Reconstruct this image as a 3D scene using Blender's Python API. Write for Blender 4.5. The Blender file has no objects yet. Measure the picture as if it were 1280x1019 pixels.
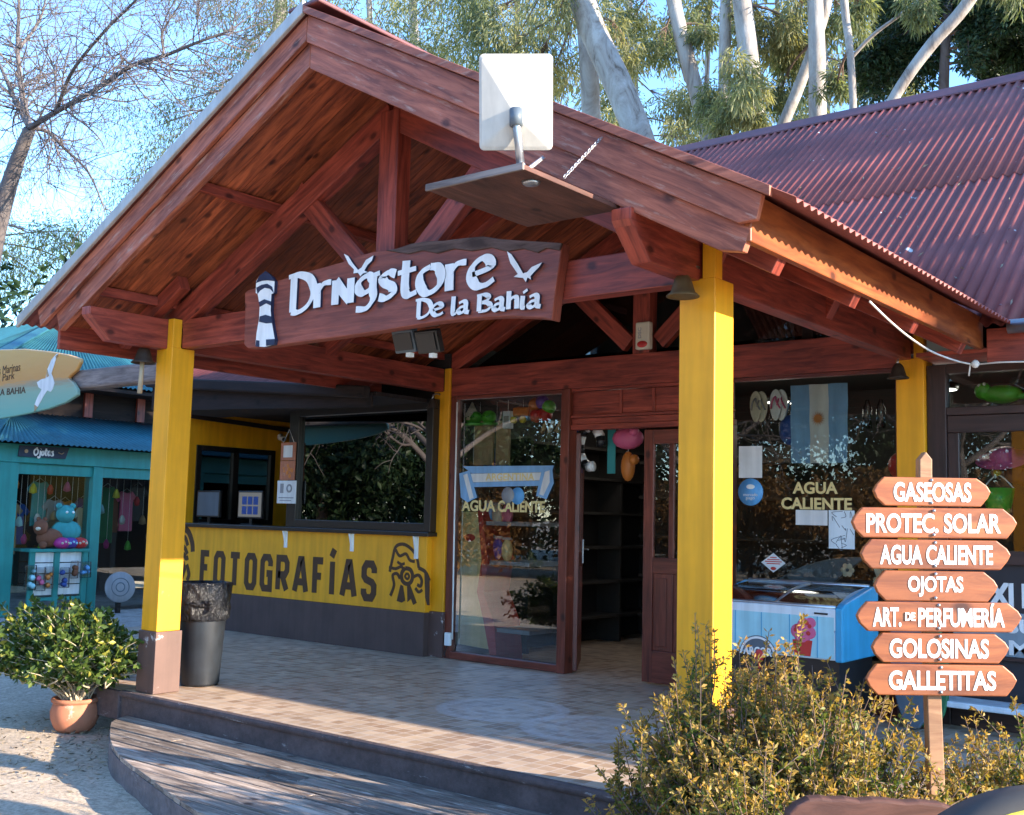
import bpy, bmesh, math, random
import numpy as np
from mathutils import Vector, Matrix
R_ = math.radians
sc = bpy.context.scene
COL = sc.collection
rng = random.Random(7)
nrg = np.random.default_rng(11)

# ------------------------------------------------------------------ camera, sky, sun, exposure
F_PX = 1368.4
CAM = np.array([7.8171, -5.1234, 1.4562])
YAW, PIT, ROL = 0.6731, 0.0990, 0.0246
_F = np.array([-math.sin(YAW)*math.cos(PIT), math.cos(YAW)*math.cos(PIT), math.sin(PIT)])
_R = np.cross(_F, [0, 0, 1]); _R /= np.linalg.norm(_R)
_U = np.cross(_R, _F)
_R, _U = math.cos(ROL)*_R+math.sin(ROL)*_U, -math.sin(ROL)*_R+math.cos(ROL)*_U
cd = bpy.data.cameras.new('camera')
cam = bpy.data.objects.new('camera', cd); COL.objects.link(cam)
cd.sensor_fit = 'HORIZONTAL'; cd.sensor_width = 36; cd.lens = 36*F_PX/1280
cd.clip_start = 0.05; cd.clip_end = 2000
m = Matrix.Identity(4)
for i in range(3):
    m[i][0] = _R[i]; m[i][1] = _U[i]; m[i][2] = -_F[i]; m[i][3] = CAM[i]
cam.matrix_world = m
sc.camera = cam

SUN = np.array([3.2, .78, 1.0]); SUN /= np.linalg.norm(SUN)
world = bpy.data.worlds.new('World'); sc.world = world; world.use_nodes = True
wn = world.node_tree; wn.nodes.clear()
sky = wn.nodes.new('ShaderNodeTexSky'); sky.sky_type = 'NISHITA'; sky.sun_disc = False
sky.sun_elevation = math.asin(SUN[2]); sky.sun_rotation = math.atan2(SUN[0], SUN[1])
sky.air_density = 1.0; sky.dust_density = 0.0; sky.ozone_density = 5.2
bg = wn.nodes.new('ShaderNodeBackground'); bg.inputs['Strength'].default_value = 0.15
wo = wn.nodes.new('ShaderNodeOutputWorld')
wn.links.new(sky.outputs[0], bg.inputs[0]); wn.links.new(bg.outputs[0], wo.inputs[0])
sl = bpy.data.lights.new('sun', 'SUN'); sl.energy = 3.1; sl.angle = R_(0.5); sl.color = (1.0, 0.86, 0.68)
so = bpy.data.objects.new('sun', sl); COL.objects.link(so)
so.rotation_euler = Vector(SUN).to_track_quat('Z', 'Y').to_euler()
sc.view_settings.view_transform = 'Standard'; sc.view_settings.look = 'None'
sc.view_settings.exposure = 2.5; sc.view_settings.gamma = 1
sc.cycles.max_bounces = 8; sc.cycles.transparent_max_bounces = 24

# ------------------------------------------------------------------ pixel -> point on a plane of the place
def ray(u, v):
    return _F+_R*(u-640)/F_PX-_U*(v-509.5)/F_PX
def on(ax, val, u, v):
    d = ray(u, v); t = (val-CAM[ax])/d[ax]; return CAM+t*d
def PX(x, u, v): return on(0, x, u, v)
def PY(y, u, v): return on(1, y, u, v)
def PZ(z, u, v): return on(2, z, u, v)
def PD(d, u, v): return CAM+d*ray(u, v)
def PP(pt, n, u, v):
    d = ray(u, v); pt = np.array(pt, float); n = np.array(n, float)
    return CAM+d*((pt-CAM)@n)/(d@n)
FH = np.array([_F[0], _F[1], 0.0]); FH /= np.linalg.norm(FH)
RH = np.array([_R[0], _R[1], 0.0]); RH /= np.linalg.norm(RH)
ZV = np.array([0, 0, 1.0]); XV = np.array([1.0, 0, 0]); YV = np.array([0, 1.0, 0])

# ------------------------------------------------------------------ materials
MATS = {}
def newmat(name):
    m = bpy.data.materials.new(name); m.use_nodes = True; nt = m.node_tree; nt.nodes.clear()
    out = nt.nodes.new('ShaderNodeOutputMaterial')
    b = nt.nodes.new('ShaderNodeBsdfPrincipled'); nt.links.new(b.outputs[0], out.inputs[0])
    MATS[name] = m
    return m, nt, b, out
def N(nt, t, **kw):
    n = nt.nodes.new(t)
    for k, v in kw.items():
        if k in n.inputs.keys(): n.inputs[k].default_value = v
        else: setattr(n, k, v)
    return n
def ramp(nt, fac, stops):
    r = nt.nodes.new('ShaderNodeValToRGB'); e = r.color_ramp.elements
    while len(e) < len(stops): e.new(0.5)
    for i, (p, c) in enumerate(stops):
        e[i].position = p; e[i].color = (*c, 1) if len(c) == 3 else c
    nt.links.new(fac, r.inputs[0]); return r.outputs[0]
def mul(nt, a, b, fac=1.0, mode='MULTIPLY'):
    x = nt.nodes.new('ShaderNodeMix'); x.data_type = 'RGBA'; x.blend_type = mode
    x.inputs[0].default_value = fac if not hasattr(fac, 'links') else 0
    if hasattr(fac, 'links'): nt.links.new(fac, x.inputs[0])
    for s, i in ((a, 6), (b, 7)):
        if hasattr(s, 'links'): nt.links.new(s, x.inputs[i])
        else: x.inputs[i].default_value = (*s, 1)
    return x.outputs[2]
def coords(nt, kind, scale=(1, 1, 1)):
    tc = nt.nodes.new('ShaderNodeTexCoord'); mp = nt.nodes.new('ShaderNodeMapping')
    mp.inputs['Scale'].default_value = scale; nt.links.new(tc.outputs[kind], mp.inputs[0]); return mp.outputs[0]
def noise(nt, vec, scale, detail=4, rough=.55, dist=0.0):
    n = nt.nodes.new('ShaderNodeTexNoise'); n.inputs['Scale'].default_value = scale
    n.inputs['Detail'].default_value = detail; n.inputs['Roughness'].default_value = rough
    n.inputs['Distortion'].default_value = dist
    nt.links.new(vec, n.inputs['Vector']); return n.outputs['Fac']
def bump(nt, b, h, strength=.3, dist=.01):
    n = nt.nodes.new('ShaderNodeBump'); n.inputs['Strength'].default_value = strength
    n.inputs['Distance'].default_value = dist; nt.links.new(h, n.inputs['Height'])
    nt.links.new(n.outputs[0], b.inputs['Normal'])
def dk(c, k): return tuple(x*k for x in c)

def wood(name, dark, light, rough=.55, grain=16, bumps=.25, worn=None, worn_amt=.62, var=.12):
    m, nt, b, _ = newmat(name)
    uv = coords(nt, 'UV', (1.1, grain, 1))
    g = noise(nt, uv, 2.2, 7, .65, .7)
    c = ramp(nt, g, [(.36, dark), (.64, light)])
    big = noise(nt, coords(nt, 'UV', (.7, 2.0, 1)), 2.0, 3)
    c = mul(nt, c, ramp(nt, big, [(.3, (.62, .6, .6)), (.7, (1.15, 1.15, 1.15))]))
    vo = nt.nodes.new('ShaderNodeTexVoronoi'); vo.voronoi_dimensions = '2D'; vo.inputs['Scale'].default_value = 1.5
    nt.links.new(coords(nt, 'UV', (1, 1.5, 1)), vo.inputs['Vector'])
    c = mul(nt, c, ramp(nt, vo.outputs['Distance'], [(.03, (.28, .22, .20)), (.075, (1, 1, 1))]))
    ge = N(nt, 'ShaderNodeNewGeometry'); c = mul(nt, c, ramp(nt, ge.outputs['Random Per Island'], [(0, (1-var, 1-var, 1-var)), (1, (1+var*.7, 1+var*.6, 1+var*.5))]))
    if worn:
        w = noise(nt, coords(nt, 'UV', (1.0, 7, 1)), 3.2, 6, .7)
        c = mul(nt, c, worn, ramp(nt, w, [(worn_amt-.06, (0, 0, 0)), (worn_amt+.08, (1, 1, 1))]), 'MIX')
    nt.links.new(c, b.inputs['Base Color'])
    b.inputs['Roughness'].default_value = rough
    bump(nt, b, g, bumps, .006)
    return m
def paint(name, col, rough=.5, var=.18, scale=3.0, spots=None, spot_at=.66, spot_scale=5, metallic=0, spec=.5, bumpk=.08):
    m, nt, b, _ = newmat(name)
    o = coords(nt, 'Object')
    n = noise(nt, o, scale, 6, .6)
    c = ramp(nt, n, [(.3, dk(col, 1-var)), (.7, dk(col, 1+var*.6))])
    st = noise(nt, coords(nt, 'Object', (9, 9, .7)), 1.6, 4)
    c = mul(nt, c, ramp(nt, st, [(.35, (.86, .86, .86)), (.62, (1.03, 1.03, 1.03))]))
    if spots:
        s = noise(nt, o, spot_scale, 5, .7)
        c = mul(nt, c, spots, ramp(nt, s, [(spot_at, (0, 0, 0)), (spot_at+.05, (1, 1, 1))]), 'MIX')
    nt.links.new(c, b.inputs['Base Color'])
    b.inputs['Roughness'].default_value = rough; b.inputs['Metallic'].default_value = metallic
    b.inputs['Specular IOR Level'].default_value = spec
    bump(nt, b, noise(nt, o, scale*14, 3), bumpk, .004)
    return m
def plain(name, col, rough=.5, metallic=0, spec=.5): return paint(name, col, rough, .08, 6, metallic=metallic, spec=spec, bumpk=.03)
def glass(name, tint=(1, 1, 1), refl=1.0, base=.04, rough=0.0):
    m = bpy.data.materials.new(name); m.use_nodes = True; nt = m.node_tree; nt.nodes.clear(); MATS[name] = m
    out = nt.nodes.new('ShaderNodeOutputMaterial')
    tr = N(nt, 'ShaderNodeBsdfTransparent'); tr.inputs[0].default_value = (*tint, 1)
    gl = N(nt, 'ShaderNodeBsdfGlossy'); gl.inputs['Roughness'].default_value = rough
    gl.inputs['Color'].default_value = (refl, refl, refl, 1)
    lw = N(nt, 'ShaderNodeFresnel', IOR=1.5)
    ma = N(nt, 'ShaderNodeMath', operation='MULTIPLY_ADD'); nt.links.new(lw.outputs[0], ma.inputs[0])
    ma.inputs[1].default_value = 1.0; ma.inputs[2].default_value = base; ma.use_clamp = True
    mx = N(nt, 'ShaderNodeMixShader'); nt.links.new(ma.outputs[0], mx.inputs[0])
    nt.links.new(tr.outputs[0], mx.inputs[1]); nt.links.new(gl.outputs[0], mx.inputs[2])
    nt.links.new(mx.outputs[0], out.inputs[0]); return m
def leafmat(name, c1, c2, trans=.4, rough=.5, attr=None, c3=None):
    m = bpy.data.materials.new(name); m.use_nodes = True; nt = m.node_tree; nt.nodes.clear(); MATS[name] = m
    out = nt.nodes.new('ShaderNodeOutputMaterial')
    ge = N(nt, 'ShaderNodeNewGeometry')
    c = ramp(nt, ge.outputs['Random Per Island'], [(0, c1), (1, c2)])
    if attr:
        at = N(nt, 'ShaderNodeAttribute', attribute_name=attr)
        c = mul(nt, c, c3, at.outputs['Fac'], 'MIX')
    b = N(nt, 'ShaderNodeBsdfPrincipled'); b.inputs['Roughness'].default_value = rough
    b.inputs['Specular IOR Level'].default_value = .35
    nt.links.new(c, b.inputs['Base Color'])
    t = N(nt, 'ShaderNodeBsdfTranslucent'); nt.links.new(mul(nt, c, (1.5, 1.4, .7)), t.inputs[0])
    mx = N(nt, 'ShaderNodeMixShader'); mx.inputs[0].default_value = trans
    nt.links.new(b.outputs[0], mx.inputs[1]); nt.links.new(t.outputs[0], mx.inputs[2]); nt.links.new(mx.outputs[0], out.inputs[0])
    return m
def emit(name, col, s):
    m = bpy.data.materials.new(name); m.use_nodes = True; nt = m.node_tree; nt.nodes.clear(); MATS[name] = m
    out = nt.nodes.new('ShaderNodeOutputMaterial'); e = N(nt, 'ShaderNodeEmission', Strength=s); e.inputs[0].default_value = (*col, 1)
    nt.links.new(e.outputs[0], out.inputs[0]); return m

wood('red_beam', (.15, .022, .014), (.40, .072, .040), .48, 11, .25)
wood('barge_wood', (.19, .046, .024), (.50, .15, .080), .6, 11, .35, (.40, .24, .18), .62)
wood('fascia_wood', (.20, .042, .010), (.38, .105, .026), .45, 9, .2)
wood('plank_ceiling', (.12, .026, .012), (.44, .115, .045), .5, 9, .2, var=.45)
wood('sign_wood', (.17, .040, .026), (.30, .078, .048), .55, 14, .35, (.12, .05, .04), .64)
wood('bark_edge', (.05, .03, .025), (.16, .10, .085), .9, 8, .6)
wood('grey_deck', (.14, .10, .075), (.52, .42, .335), .8, 10, .5, (.60, .52, .44), .62, var=.5)
wood('grey_log', (.14, .11, .10), (.32, .26, .23), .85, 10, .4)
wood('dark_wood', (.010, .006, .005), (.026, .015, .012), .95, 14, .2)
wood('door_wood', (.11, .022, .012), (.22, .05, .028), .4, 14, .2)
wood('brown_frame', (.03, .016, .014), (.06, .03, .026), .45, 14, .15)
wood('sign_board', (.18, .045, .013), (.36, .11, .032), .5, 7, .2, (.34, .14, .06), .70, var=.2)
wood('sign_post', (.26, .12, .055), (.44, .24, .12), .6, 9, .3)
wood('plank_brown', (.065, .022, .015), (.14, .056, .038), .75, 7, .7)
paint('yellow', (.84, .37, .008), .5, .10, 2.2, (.60, .34, .06), .70, 11)
paint('post_base', (.115, .062, .050), .6, .2, 3, (.50, .46, .44), .60, 6)
paint('wall_brown', (.090, .052, .044), .7, .2, 2.5)
paint('mural_brown', (.075, .030, .008), .6, .15, 6)
paint('teal', (.020, .24, .215), .5, .15, 2.5)
paint('teal_roof', (.022, .13, .165), .6, .25, 1.5, (.12, .22, .24), .68, 2)
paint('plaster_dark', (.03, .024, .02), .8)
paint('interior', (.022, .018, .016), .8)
plain('white', (.84, .84, .82), .5)
plain('navy', (.02, .028, .065), .4)
plain('black', (.012, .012, .013), .35)
plain('black_frame', (.018, .015, .014), .3)
plain('dish_white', (.50, .47, .42), .55)
plain('steel', (.42, .44, .47), .35, .9)
plain('chain', (.65, .62, .60), .35, .8)
plain('bronze', (.14, .10, .05), .6, .5)
plain('dark_bronze', (.06, .045, .035), .6, .5)
paint('terracotta', (.46, .17, .09), .75, .25, 5, (.50, .33, .25), .60, 6)
paint('bin_grey', (.016, .020, .026), .45, .5, 4)
plain('cream', (.62, .56, .42), .5)
plain('paper', (.72, .72, .70), .6)
plain('kraft', (.42, .28, .15), .7)
plain('sky_blue', (.12, .38, .72), .5)
plain('freezer_blue', (.04, .34, .58), .35)
plain('freezer_white', (.70, .78, .82), .35)
plain('pale_blue', (.34, .66, .74), .4)
plain('deep_blue', (.02, .07, .30), .45)
plain('red', (.55, .03, .025), .4)
plain('pink', (.65, .12, .25), .45)
plain('magenta', (.45, .03, .22), .5)
plain('purple', (.10, .05, .30), .5)
plain('green', (.10, .48, .04), .4)
plain('dark_green', (.02, .16, .06), .5)
plain('orange', (.62, .20, .03), .45)
plain('gold', (.80, .62, .26), .5)
plain('flag_blue', (.22, .42, .68), .7)
plain('teal_plush', (.05, .32, .32), .9)
plain('brown_plush', (.19, .07, .035), .9)
def bagmat():
    m, nt, b, _ = newmat('bin_bag'); b.inputs['Base Color'].default_value = (.012, .012, .014, 1); b.inputs['Roughness'].default_value = .22
    n = noise(nt, coords(nt, 'Object', (1, 1, .5)), 16, 5, .6, 1.5); bump(nt, b, n, .9, .05)
bagmat()
plain('grey_board', (.10, .13, .16), .5)
plain('sign_navy', (.015, .03, .06), .5)
plain('cable_white', (.75, .72, .66), .5)
plain('grey_disc', (.30, .30, .31), .7)
plain('banner_dark', (.022, .022, .028), .5)
plain('banner_grey', (.24, .30, .34), .5)
plain('rubber', (.05, .046, .042), .8)
plain('stripe_yellow', (.75, .62, .05), .5)
plain('rake_metal', (.44, .42, .39), .5, .3)
plain('ridge_paint', (.135, .042, .045), .5)
glass('window_glass', (.92, .95, .93), .95, .0)
glass('shop_glass', (.92, .94, .93), .7, .0)
glass('dark_glass', (.30, .31, .31), .2, .02)
glass('clear_plastic', (.93, .95, .96), .45, .06, .08)
emit('lamp_glow', (1, .95, .85), 1.2)
emit('screen_glow', (.75, .8, .85), .035)

def roofmat():
    m, nt, b, _ = newmat('roof_red')
    o = coords(nt, 'Object')
    c = ramp(nt, noise(nt, o, 1.1, 6, .65), [(.3, (.145, .030, .024)), (.7, (.27, .066, .050))])
    c = mul(nt, c, ramp(nt, noise(nt, coords(nt, 'Object', (11.36, .25, .25)), 1.0, 3), [(.3, (.8, .8, .8)), (.7, (1.1, 1.1, 1.1))]))
    c = mul(nt, c, (.55, .53, .50), ramp(nt, noise(nt, o, 7.5, 3, .5), [(.725, (0, 0, 0)), (.74, (1, 1, 1))]), 'MIX')
    nt.links.new(c, b.inputs['Base Color']); b.inputs['Roughness'].default_value = .6
    bump(nt, b, noise(nt, o, 40, 3), .1, .003)
roofmat()
def tilemat():
    m, nt, b, _ = newmat('floor_tile')
    o = coords(nt, 'Object')
    br = nt.nodes.new('ShaderNodeTexBrick'); br.offset = 0.0; br.squash = 1
    br.inputs['Scale'].default_value = 1.0; br.inputs['Brick Width'].default_value = .105; br.inputs['Row Height'].default_value = .105
    br.inputs['Mortar Size'].default_value = .006; br.inputs['Mortar Smooth'].default_value = .3; br.inputs['Bias'].default_value = .0
    br.inputs['Color1'].default_value = (.37, .24, .15, 1); br.inputs['Color2'].default_value = (.62, .47, .33, 1)
    br.inputs['Mortar'].default_value = (.58, .50, .43, 1)
    nt.links.new(o, br.inputs['Vector'])
    c = br.outputs['Color']
    c = mul(nt, c, ramp(nt, noise(nt, o, 1.3, 5, .6), [(.3, (.78, .77, .78)), (.7, (1.12, 1.1, 1.08))]))
    c = mul(nt, c, ramp(nt, noise(nt, o, 9, 4, .7), [(.3, (.85, .85, .85)), (.65, (1.05, 1.05, 1.05))]))
    # two worn round patterns set into the tiles
    for cx, cy, rad in ((2.52, 1.50, .52), (3.42, 1.35, .50)):
        vm = N(nt, 'ShaderNodeVectorMath', operation='DISTANCE'); nt.links.new(o, vm.inputs[0]); vm.inputs[1].default_value = (cx, cy, 0)
        md = N(nt, 'ShaderNodeMath', operation='DIVIDE'); nt.links.new(vm.outputs['Value'], md.inputs[0]); md.inputs[1].default_value = rad
        ring = ramp(nt, md.outputs[0], [(0, (.5,)*3), (.12, (.15,)*3), (.2, (.6,)*3), (.42, (.25,)*3), (.5, (.65,)*3), (.72, (.25,)*3), (.84, (.7,)*3), (.96, (.55,)*3), (1.0, (0, 0, 0))])
        nz = noise(nt, o, 26, 3, .7)
        fac = mul(nt, ring, ramp(nt, nz, [(.35, (.4,)*3), (.6, (1, 1, 1))]))
        c = mul(nt, c, (.62, .58, .55), fac, 'MIX')
    nt.links.new(c, b.inputs['Base Color']); b.inputs['Roughness'].default_value = .42
    bump(nt, b, br.outputs['Fac'], -.25, .003)
tilemat()
def sandmat():
    m, nt, b, _ = newmat('sand')
    o = coords(nt, 'Object')
    c = ramp(nt, noise(nt, o, 1.7, 8, .7), [(.3, (.48, .37, .26)), (.7, (.70, .57, .42))])
    c = mul(nt, c, ramp(nt, noise(nt, o, 26, 5, .75), [(.33, (.55, .52, .5)), (.6, (1.06, 1.06, 1.06))]))
    nt.links.new(c, b.inputs['Base Color']); b.inputs['Roughness'].default_value = .95
    bump(nt, b, noise(nt, o, 30, 8, .75), .8, .02)
sandmat()
def concrete(name, col):
    m, nt, b, _ = newmat(name)
    o = coords(nt, 'Object')
    c = ramp(nt, noise(nt, o, 2.5, 7, .7), [(.3, dk(col, .6)), (.7, dk(col, 1.3))])
    c = mul(nt, c, ramp(nt, noise(nt, o, 22, 4, .7), [(.3, (.7,)*3), (.6, (1.05,)*3)]))
    c = mul(nt, c, dk((.5, .47, .45), 1), ramp(nt, noise(nt, coords(nt, 'Object', (1, 1, 4)), 4.5, 6, .75), [(.62, (0, 0, 0)), (.72, (.7,)*3)]), 'MIX')
    nt.links.new(c, b.inputs['Base Color']); b.inputs['Roughness'].default_value = .85
    bump(nt, b, noise(nt, o, 24, 6, .7), .5, .012)
concrete('curb', (.19, .15, .145)); concrete('riser', (.10, .07, .066)); concrete('pavement', (.36, .33, .31))
def barkmat(name, c1, c2, c3):
    m, nt, b, _ = newmat(name)
    o = coords(nt, 'Object', (1, 1, .35))
    c = ramp(nt, noise(nt, o, 2.2, 7, .72, 1.2), [(.34, c1), (.43, c2), (.62, c3)])
    nt.links.new(c, b.inputs['Base Color']); b.inputs['Roughness'].default_value = .8
    bump(nt, b, noise(nt, o, 12, 5), .4, .03)
barkmat('gum_bark', (.10, .072, .055), (.24, .205, .175), (.36, .335, .305))
barkmat('bare_bark', (.05, .042, .042), (.10, .08, .076), (.15, .125, .115))
leafmat('gum_leaf', (.06, .09, .045), (.19, .21, .11), .5)
leafmat('gum_leaf_light', (.13, .15, .08), (.32, .31, .16), .5)
leafmat('dark_leaf', (.010, .028, .012), (.035, .065, .024), .25)
leafmat('pot_leaf', (.018, .055, .012), (.07, .125, .028), .3, .35, 'tip', (.34, .30, .05))
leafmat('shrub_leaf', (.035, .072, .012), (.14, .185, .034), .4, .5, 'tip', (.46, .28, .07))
leafmat('brown_leaf', (.12, .06, .025), (.28, .15, .05), .4)
leafmat('litter_leaf', (.10, .075, .05), (.34, .27, .18), .1)
plain('twig', (.16, .10, .07), .8)
plain('twig_pale', (.42, .35, .24), .8)

def corkmural(name, stops):   # painted board: vertical colour blend painted on the surfboard
    m, nt, b, _ = newmat(name)
    o = coords(nt, 'Object'); s = nt.nodes.new('ShaderNodeSeparateXYZ'); nt.links.new(o, s.inputs[0])
    mr = N(nt, 'ShaderNodeMapRange'); mr.inputs[1].default_value = stops[0]; mr.inputs[2].default_value = stops[1]
    nz = noise(nt, coords(nt, 'Object', (3, 1, 30)), 1.0, 4)
    ad = N(nt, 'ShaderNodeMath', operation='MULTIPLY_ADD'); nt.links.new(nz, ad.inputs[0]); ad.inputs[1].default_value = .16; nt.links.new(s.outputs[2], ad.inputs[2])
    nt.links.new(ad.outputs[0], mr.inputs[0])
    c = ramp(nt, mr.outputs[0], stops[2])
    nt.links.new(c, b.inputs['Base Color']); b.inputs['Roughness'].default_value = .4
corkmural('surf_art', (2.5, 3.3, [(0.05, (.15, .38, .31)), (.36, (.26, .38, .28)), (.45, (.34, .27, .17)), (.52, (.58, .27, .07)), (.95, (.62, .36, .11))]))

# ------------------------------------------------------------------ mesh builder
class MB:
    def __init__(s): s.v = []; s.f = []; s.uv = []; s.sm = []; s.mi = []
    def add(s, verts, faces, uvs=None, smooth=False, mi=0):
        o = len(s.v); s.v += [tuple(map(float, p)) for p in verts]
        for k, f in enumerate(faces):
            s.f.append([o+i for i in f]); s.sm.append(smooth); s.mi.append(mi)
            s.uv.append(uvs[k] if uvs else [(0, 0)]*len(f))
        return s
    def beam(s, p0, p1, w, h, up=(0, 0, 1), mi=0, taper=1.0):
        p0 = np.array(p0, float); p1 = np.array(p1, float); d = p1-p0; L = np.linalg.norm(d); d /= L
        up = np.array(up, float); side = np.cross(d, up); side /= np.linalg.norm(side); up = np.cross(side, d)
        V = []
        for p, k in ((p0, 1), (p1, taper)):
            for a, b in ((-1, -1), (1, -1), (1, 1), (-1, 1)): V.append(p+side*a*w/2*k+up*b*h/2*k)
        fs = [(0, 1, 5, 4), (1, 2, 6, 5), (2, 3, 7, 6), (3, 0, 4, 7), (3, 2, 1, 0), (4, 5, 6, 7)]
        ou, ov = rng.uniform(0, 40), rng.uniform(0, 40); U = []
        for i, wd in enumerate((w, h, w, h)): U.append([(ou, ov+i), (ou, ov+i+wd), (ou+L, ov+i+wd), (ou+L, ov+i)])
        U += [[(ou, ov), (ou, ov+w), (ou+.02, ov+w), (ou+.02, ov)]]*2
        return s.add(V, fs, U, False, mi)
    def box(s, a, b, mi=0):
        a = np.minimum(a, b).astype(float) if False else np.array([min(a[i], b[i]) for i in range(3)], float); b2 = np.array([max(a[i], b[i]) for i in range(3)], float)
        return s._box(a, b2, mi)
    def _box(s, a, b, mi):
        c = (a+b)/2; d = b-a; ax = int(np.argmax(d)); p0 = c.copy(); p1 = c.copy(); p0[ax] = a[ax]; p1[ax] = b[ax]
        if ax == 2: return s.beam(p0, p1, d[0], d[1], (0, 1, 0), mi)
        if ax == 0: return s.beam(p0, p1, d[1], d[2], (0, 0, 1), mi)
        return s.beam(p0, p1, d[0], d[2], (0, 0, 1), mi)
    def prism(s, pts, ext, mi=0, mi_side=None, smooth=False):
        pts = [np.array(p, float) for p in pts]; ext = np.array(ext, float); n = len(pts)
        nrm = np.zeros(3)
        for i in range(n): nrm += np.cross(pts[i], pts[(i+1) % n])
        if nrm@ext > 0: pts = pts[::-1]
        e1 = pts[1]-pts[0]; e1 = np.array([1, 0, 0]) if abs(nrm[0]) < .8*np.linalg.norm(nrm) else np.array([0, 1, 0])
        e1 = e1-nrm*(e1@nrm)/(nrm@nrm); e1 /= np.linalg.norm(e1); e2 = np.cross(nrm/np.linalg.norm(nrm), e1)
        uv = [(p@e1, p@e2) for p in pts]
        V = pts+[p+ext for p in pts]; ms = mi if mi_side is None else mi_side
        s.add(V, [tuple(range(n))], [uv], False, mi); o = len(s.v)-2*n
        s.f.append([o+n+i for i in reversed(range(n))]); s.uv.append(list(reversed(uv))); s.sm.append(False); s.mi.append(ms)
        for i in range(n):
            j = (i+1) % n; s.f.append([o+j, o+i, o+n+i, o+n+j]); s.sm.append(smooth); s.mi.append(ms)
            L = np.linalg.norm(pts[j]-pts[i]); s.uv.append([(L, .3), (0, .3), (0, .3+np.linalg.norm(ext)), (L, .3+np.linalg.norm(ext))])
        return s
    def tube(s, pts, rad, n=8, mi=0, smooth=True, caps=True):
        pts = [np.array(p, float) for p in pts]; m_ = len(pts)
        rad = [rad]*m_ if np.isscalar(rad) else rad
        V = []; F = []; prev = None; L = 0; U = []; us = []
        for i in range(m_):
            t = pts[min(i+1, m_-1)]-pts[max(i-1, 0)]; t = t/(np.linalg.norm(t)+1e-12)
            if prev is None:
                a = np.array([0, 0, 1.0]) if abs(t[2]) < .9 else np.array([1.0, 0, 0])
                prev = np.cross(t, a)
            x = prev-t*(prev@t); x /= np.linalg.norm(x)+1e-12; prev = x; y = np.cross(t, x)
            if i: L += np.linalg.norm(pts[i]-pts[i-1])
            us.append(L)
            for k in range(n):
                a = 2*math.pi*k/n; V.append(pts[i]+rad[i]*(x*math.cos(a)+y*math.sin(a)))
        for i in range(m_-1):
            for k in range(n):
                q = (k+1) % n; F.append((i*n+k, i*n+q, (i+1)*n+q, (i+1)*n+k))
                U.append([(us[i], k/n), (us[i], (k+1)/n), (us[i+1], (k+1)/n), (us[i+1], k/n)])
        if caps:
            F.append(tuple(reversed(range(n)))); U.append([(0, 0)]*n); F.append(tuple((m_-1)*n+k for k in range(n))); U.append([(0, 0)]*n)
        return s.add(V, F, U, smooth, mi)
    def lathe(s, prof, c=(0, 0, 0), n=24, mi=0, axis=(0, 0, 1), wob=None, smooth=True):
        c = np.array(c, float); ax = np.array(axis, float); ax /= np.linalg.norm(ax)
        a = np.array([1.0, 0, 0]) if abs(ax[0]) < .9 else np.array([0, 1.0, 0])
        x = a-ax*(a@ax); x /= np.linalg.norm(x); y = np.cross(ax, x); V = []; F = []; U = []
        for i, (r, h) in enumerate(prof):
            for k in range(n):
                t = 2*math.pi*k/n; rr = r*(wob(t, i) if wob else 1); V.append(c+ax*h+rr*(x*math.cos(t)+y*math.sin(t)))
        for i in range(len(prof)-1):
            for k in range(n):
                q = (k+1) % n; F.append((i*n+k, i*n+q, (i+1)*n+q, (i+1)*n+k)); U.append([(k/n, i), ((k+1)/n, i), ((k+1)/n, i+1), (k/n, i+1)])
        return s.add(V, F, U, smooth, mi)
    def ball(s, c, r, n=16, mi=0, sq=(1, 1, 1)):
        m_ = n//2; V = []; F = []; c = np.array(c, float)
        for i in range(m_+1):
            a = math.pi*i/m_
            for k in range(n):
                b = 2*math.pi*k/n; V.append(c+r*np.array([sq[0]*math.sin(a)*math.cos(b), sq[1]*math.sin(a)*math.sin(b), sq[2]*math.cos(a)]))
        for i in range(m_):
            for k in range(n):
                q = (k+1) % n; F.append((i*n+k, (i+1)*n+k, (i+1)*n+q, i*n+q))
        return s.add(V, F, None, True, mi)
    def build(s, name, mats, parent=None, bevel=0, at=None):
        me = bpy.data.meshes.new(name); me.from_pydata(s.v, [], s.f)
        l = me.uv_layers.new(name='UVMap'); flat = [c for f in s.uv for p in f for c in p]
        if len(flat) == 2*len(me.loops): l.data.foreach_set('uv', flat)
        me.polygons.foreach_set('use_smooth', s.sm); me.polygons.foreach_set('material_index', s.mi)
        for m_ in ([mats] if isinstance(mats, str) else mats): me.materials.append(MATS[m_])
        me.update()
        o = bpy.data.objects.new(name, me); COL.objects.link(o)
        if parent is not None:
            o.parent = parent
            if parent.parent is None: o.matrix_parent_inverse = Matrix.Translation(-parent.location)
        if bevel:
            b = o.modifiers.new('bevel', 'BEVEL'); b.width = bevel; b.segments = 2; b.limit_method = 'ANGLE'; b.angle_limit = R_(40)
        return o
def tag(o, label=None, cat=None, group=None, kind=None):
    if label: o['label'] = label
    if cat: o['category'] = cat
    if group: o['group'] = group
    if kind: o['kind'] = kind
    return o
def thing(name, label, cat, loc=(0, 0, 0), group=None):
    o = bpy.data.objects.new(name, None); COL.objects.link(o); o.location = [float(c) for c in loc]; o.empty_display_size = .1
    return tag(o, label, cat, group)

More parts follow.
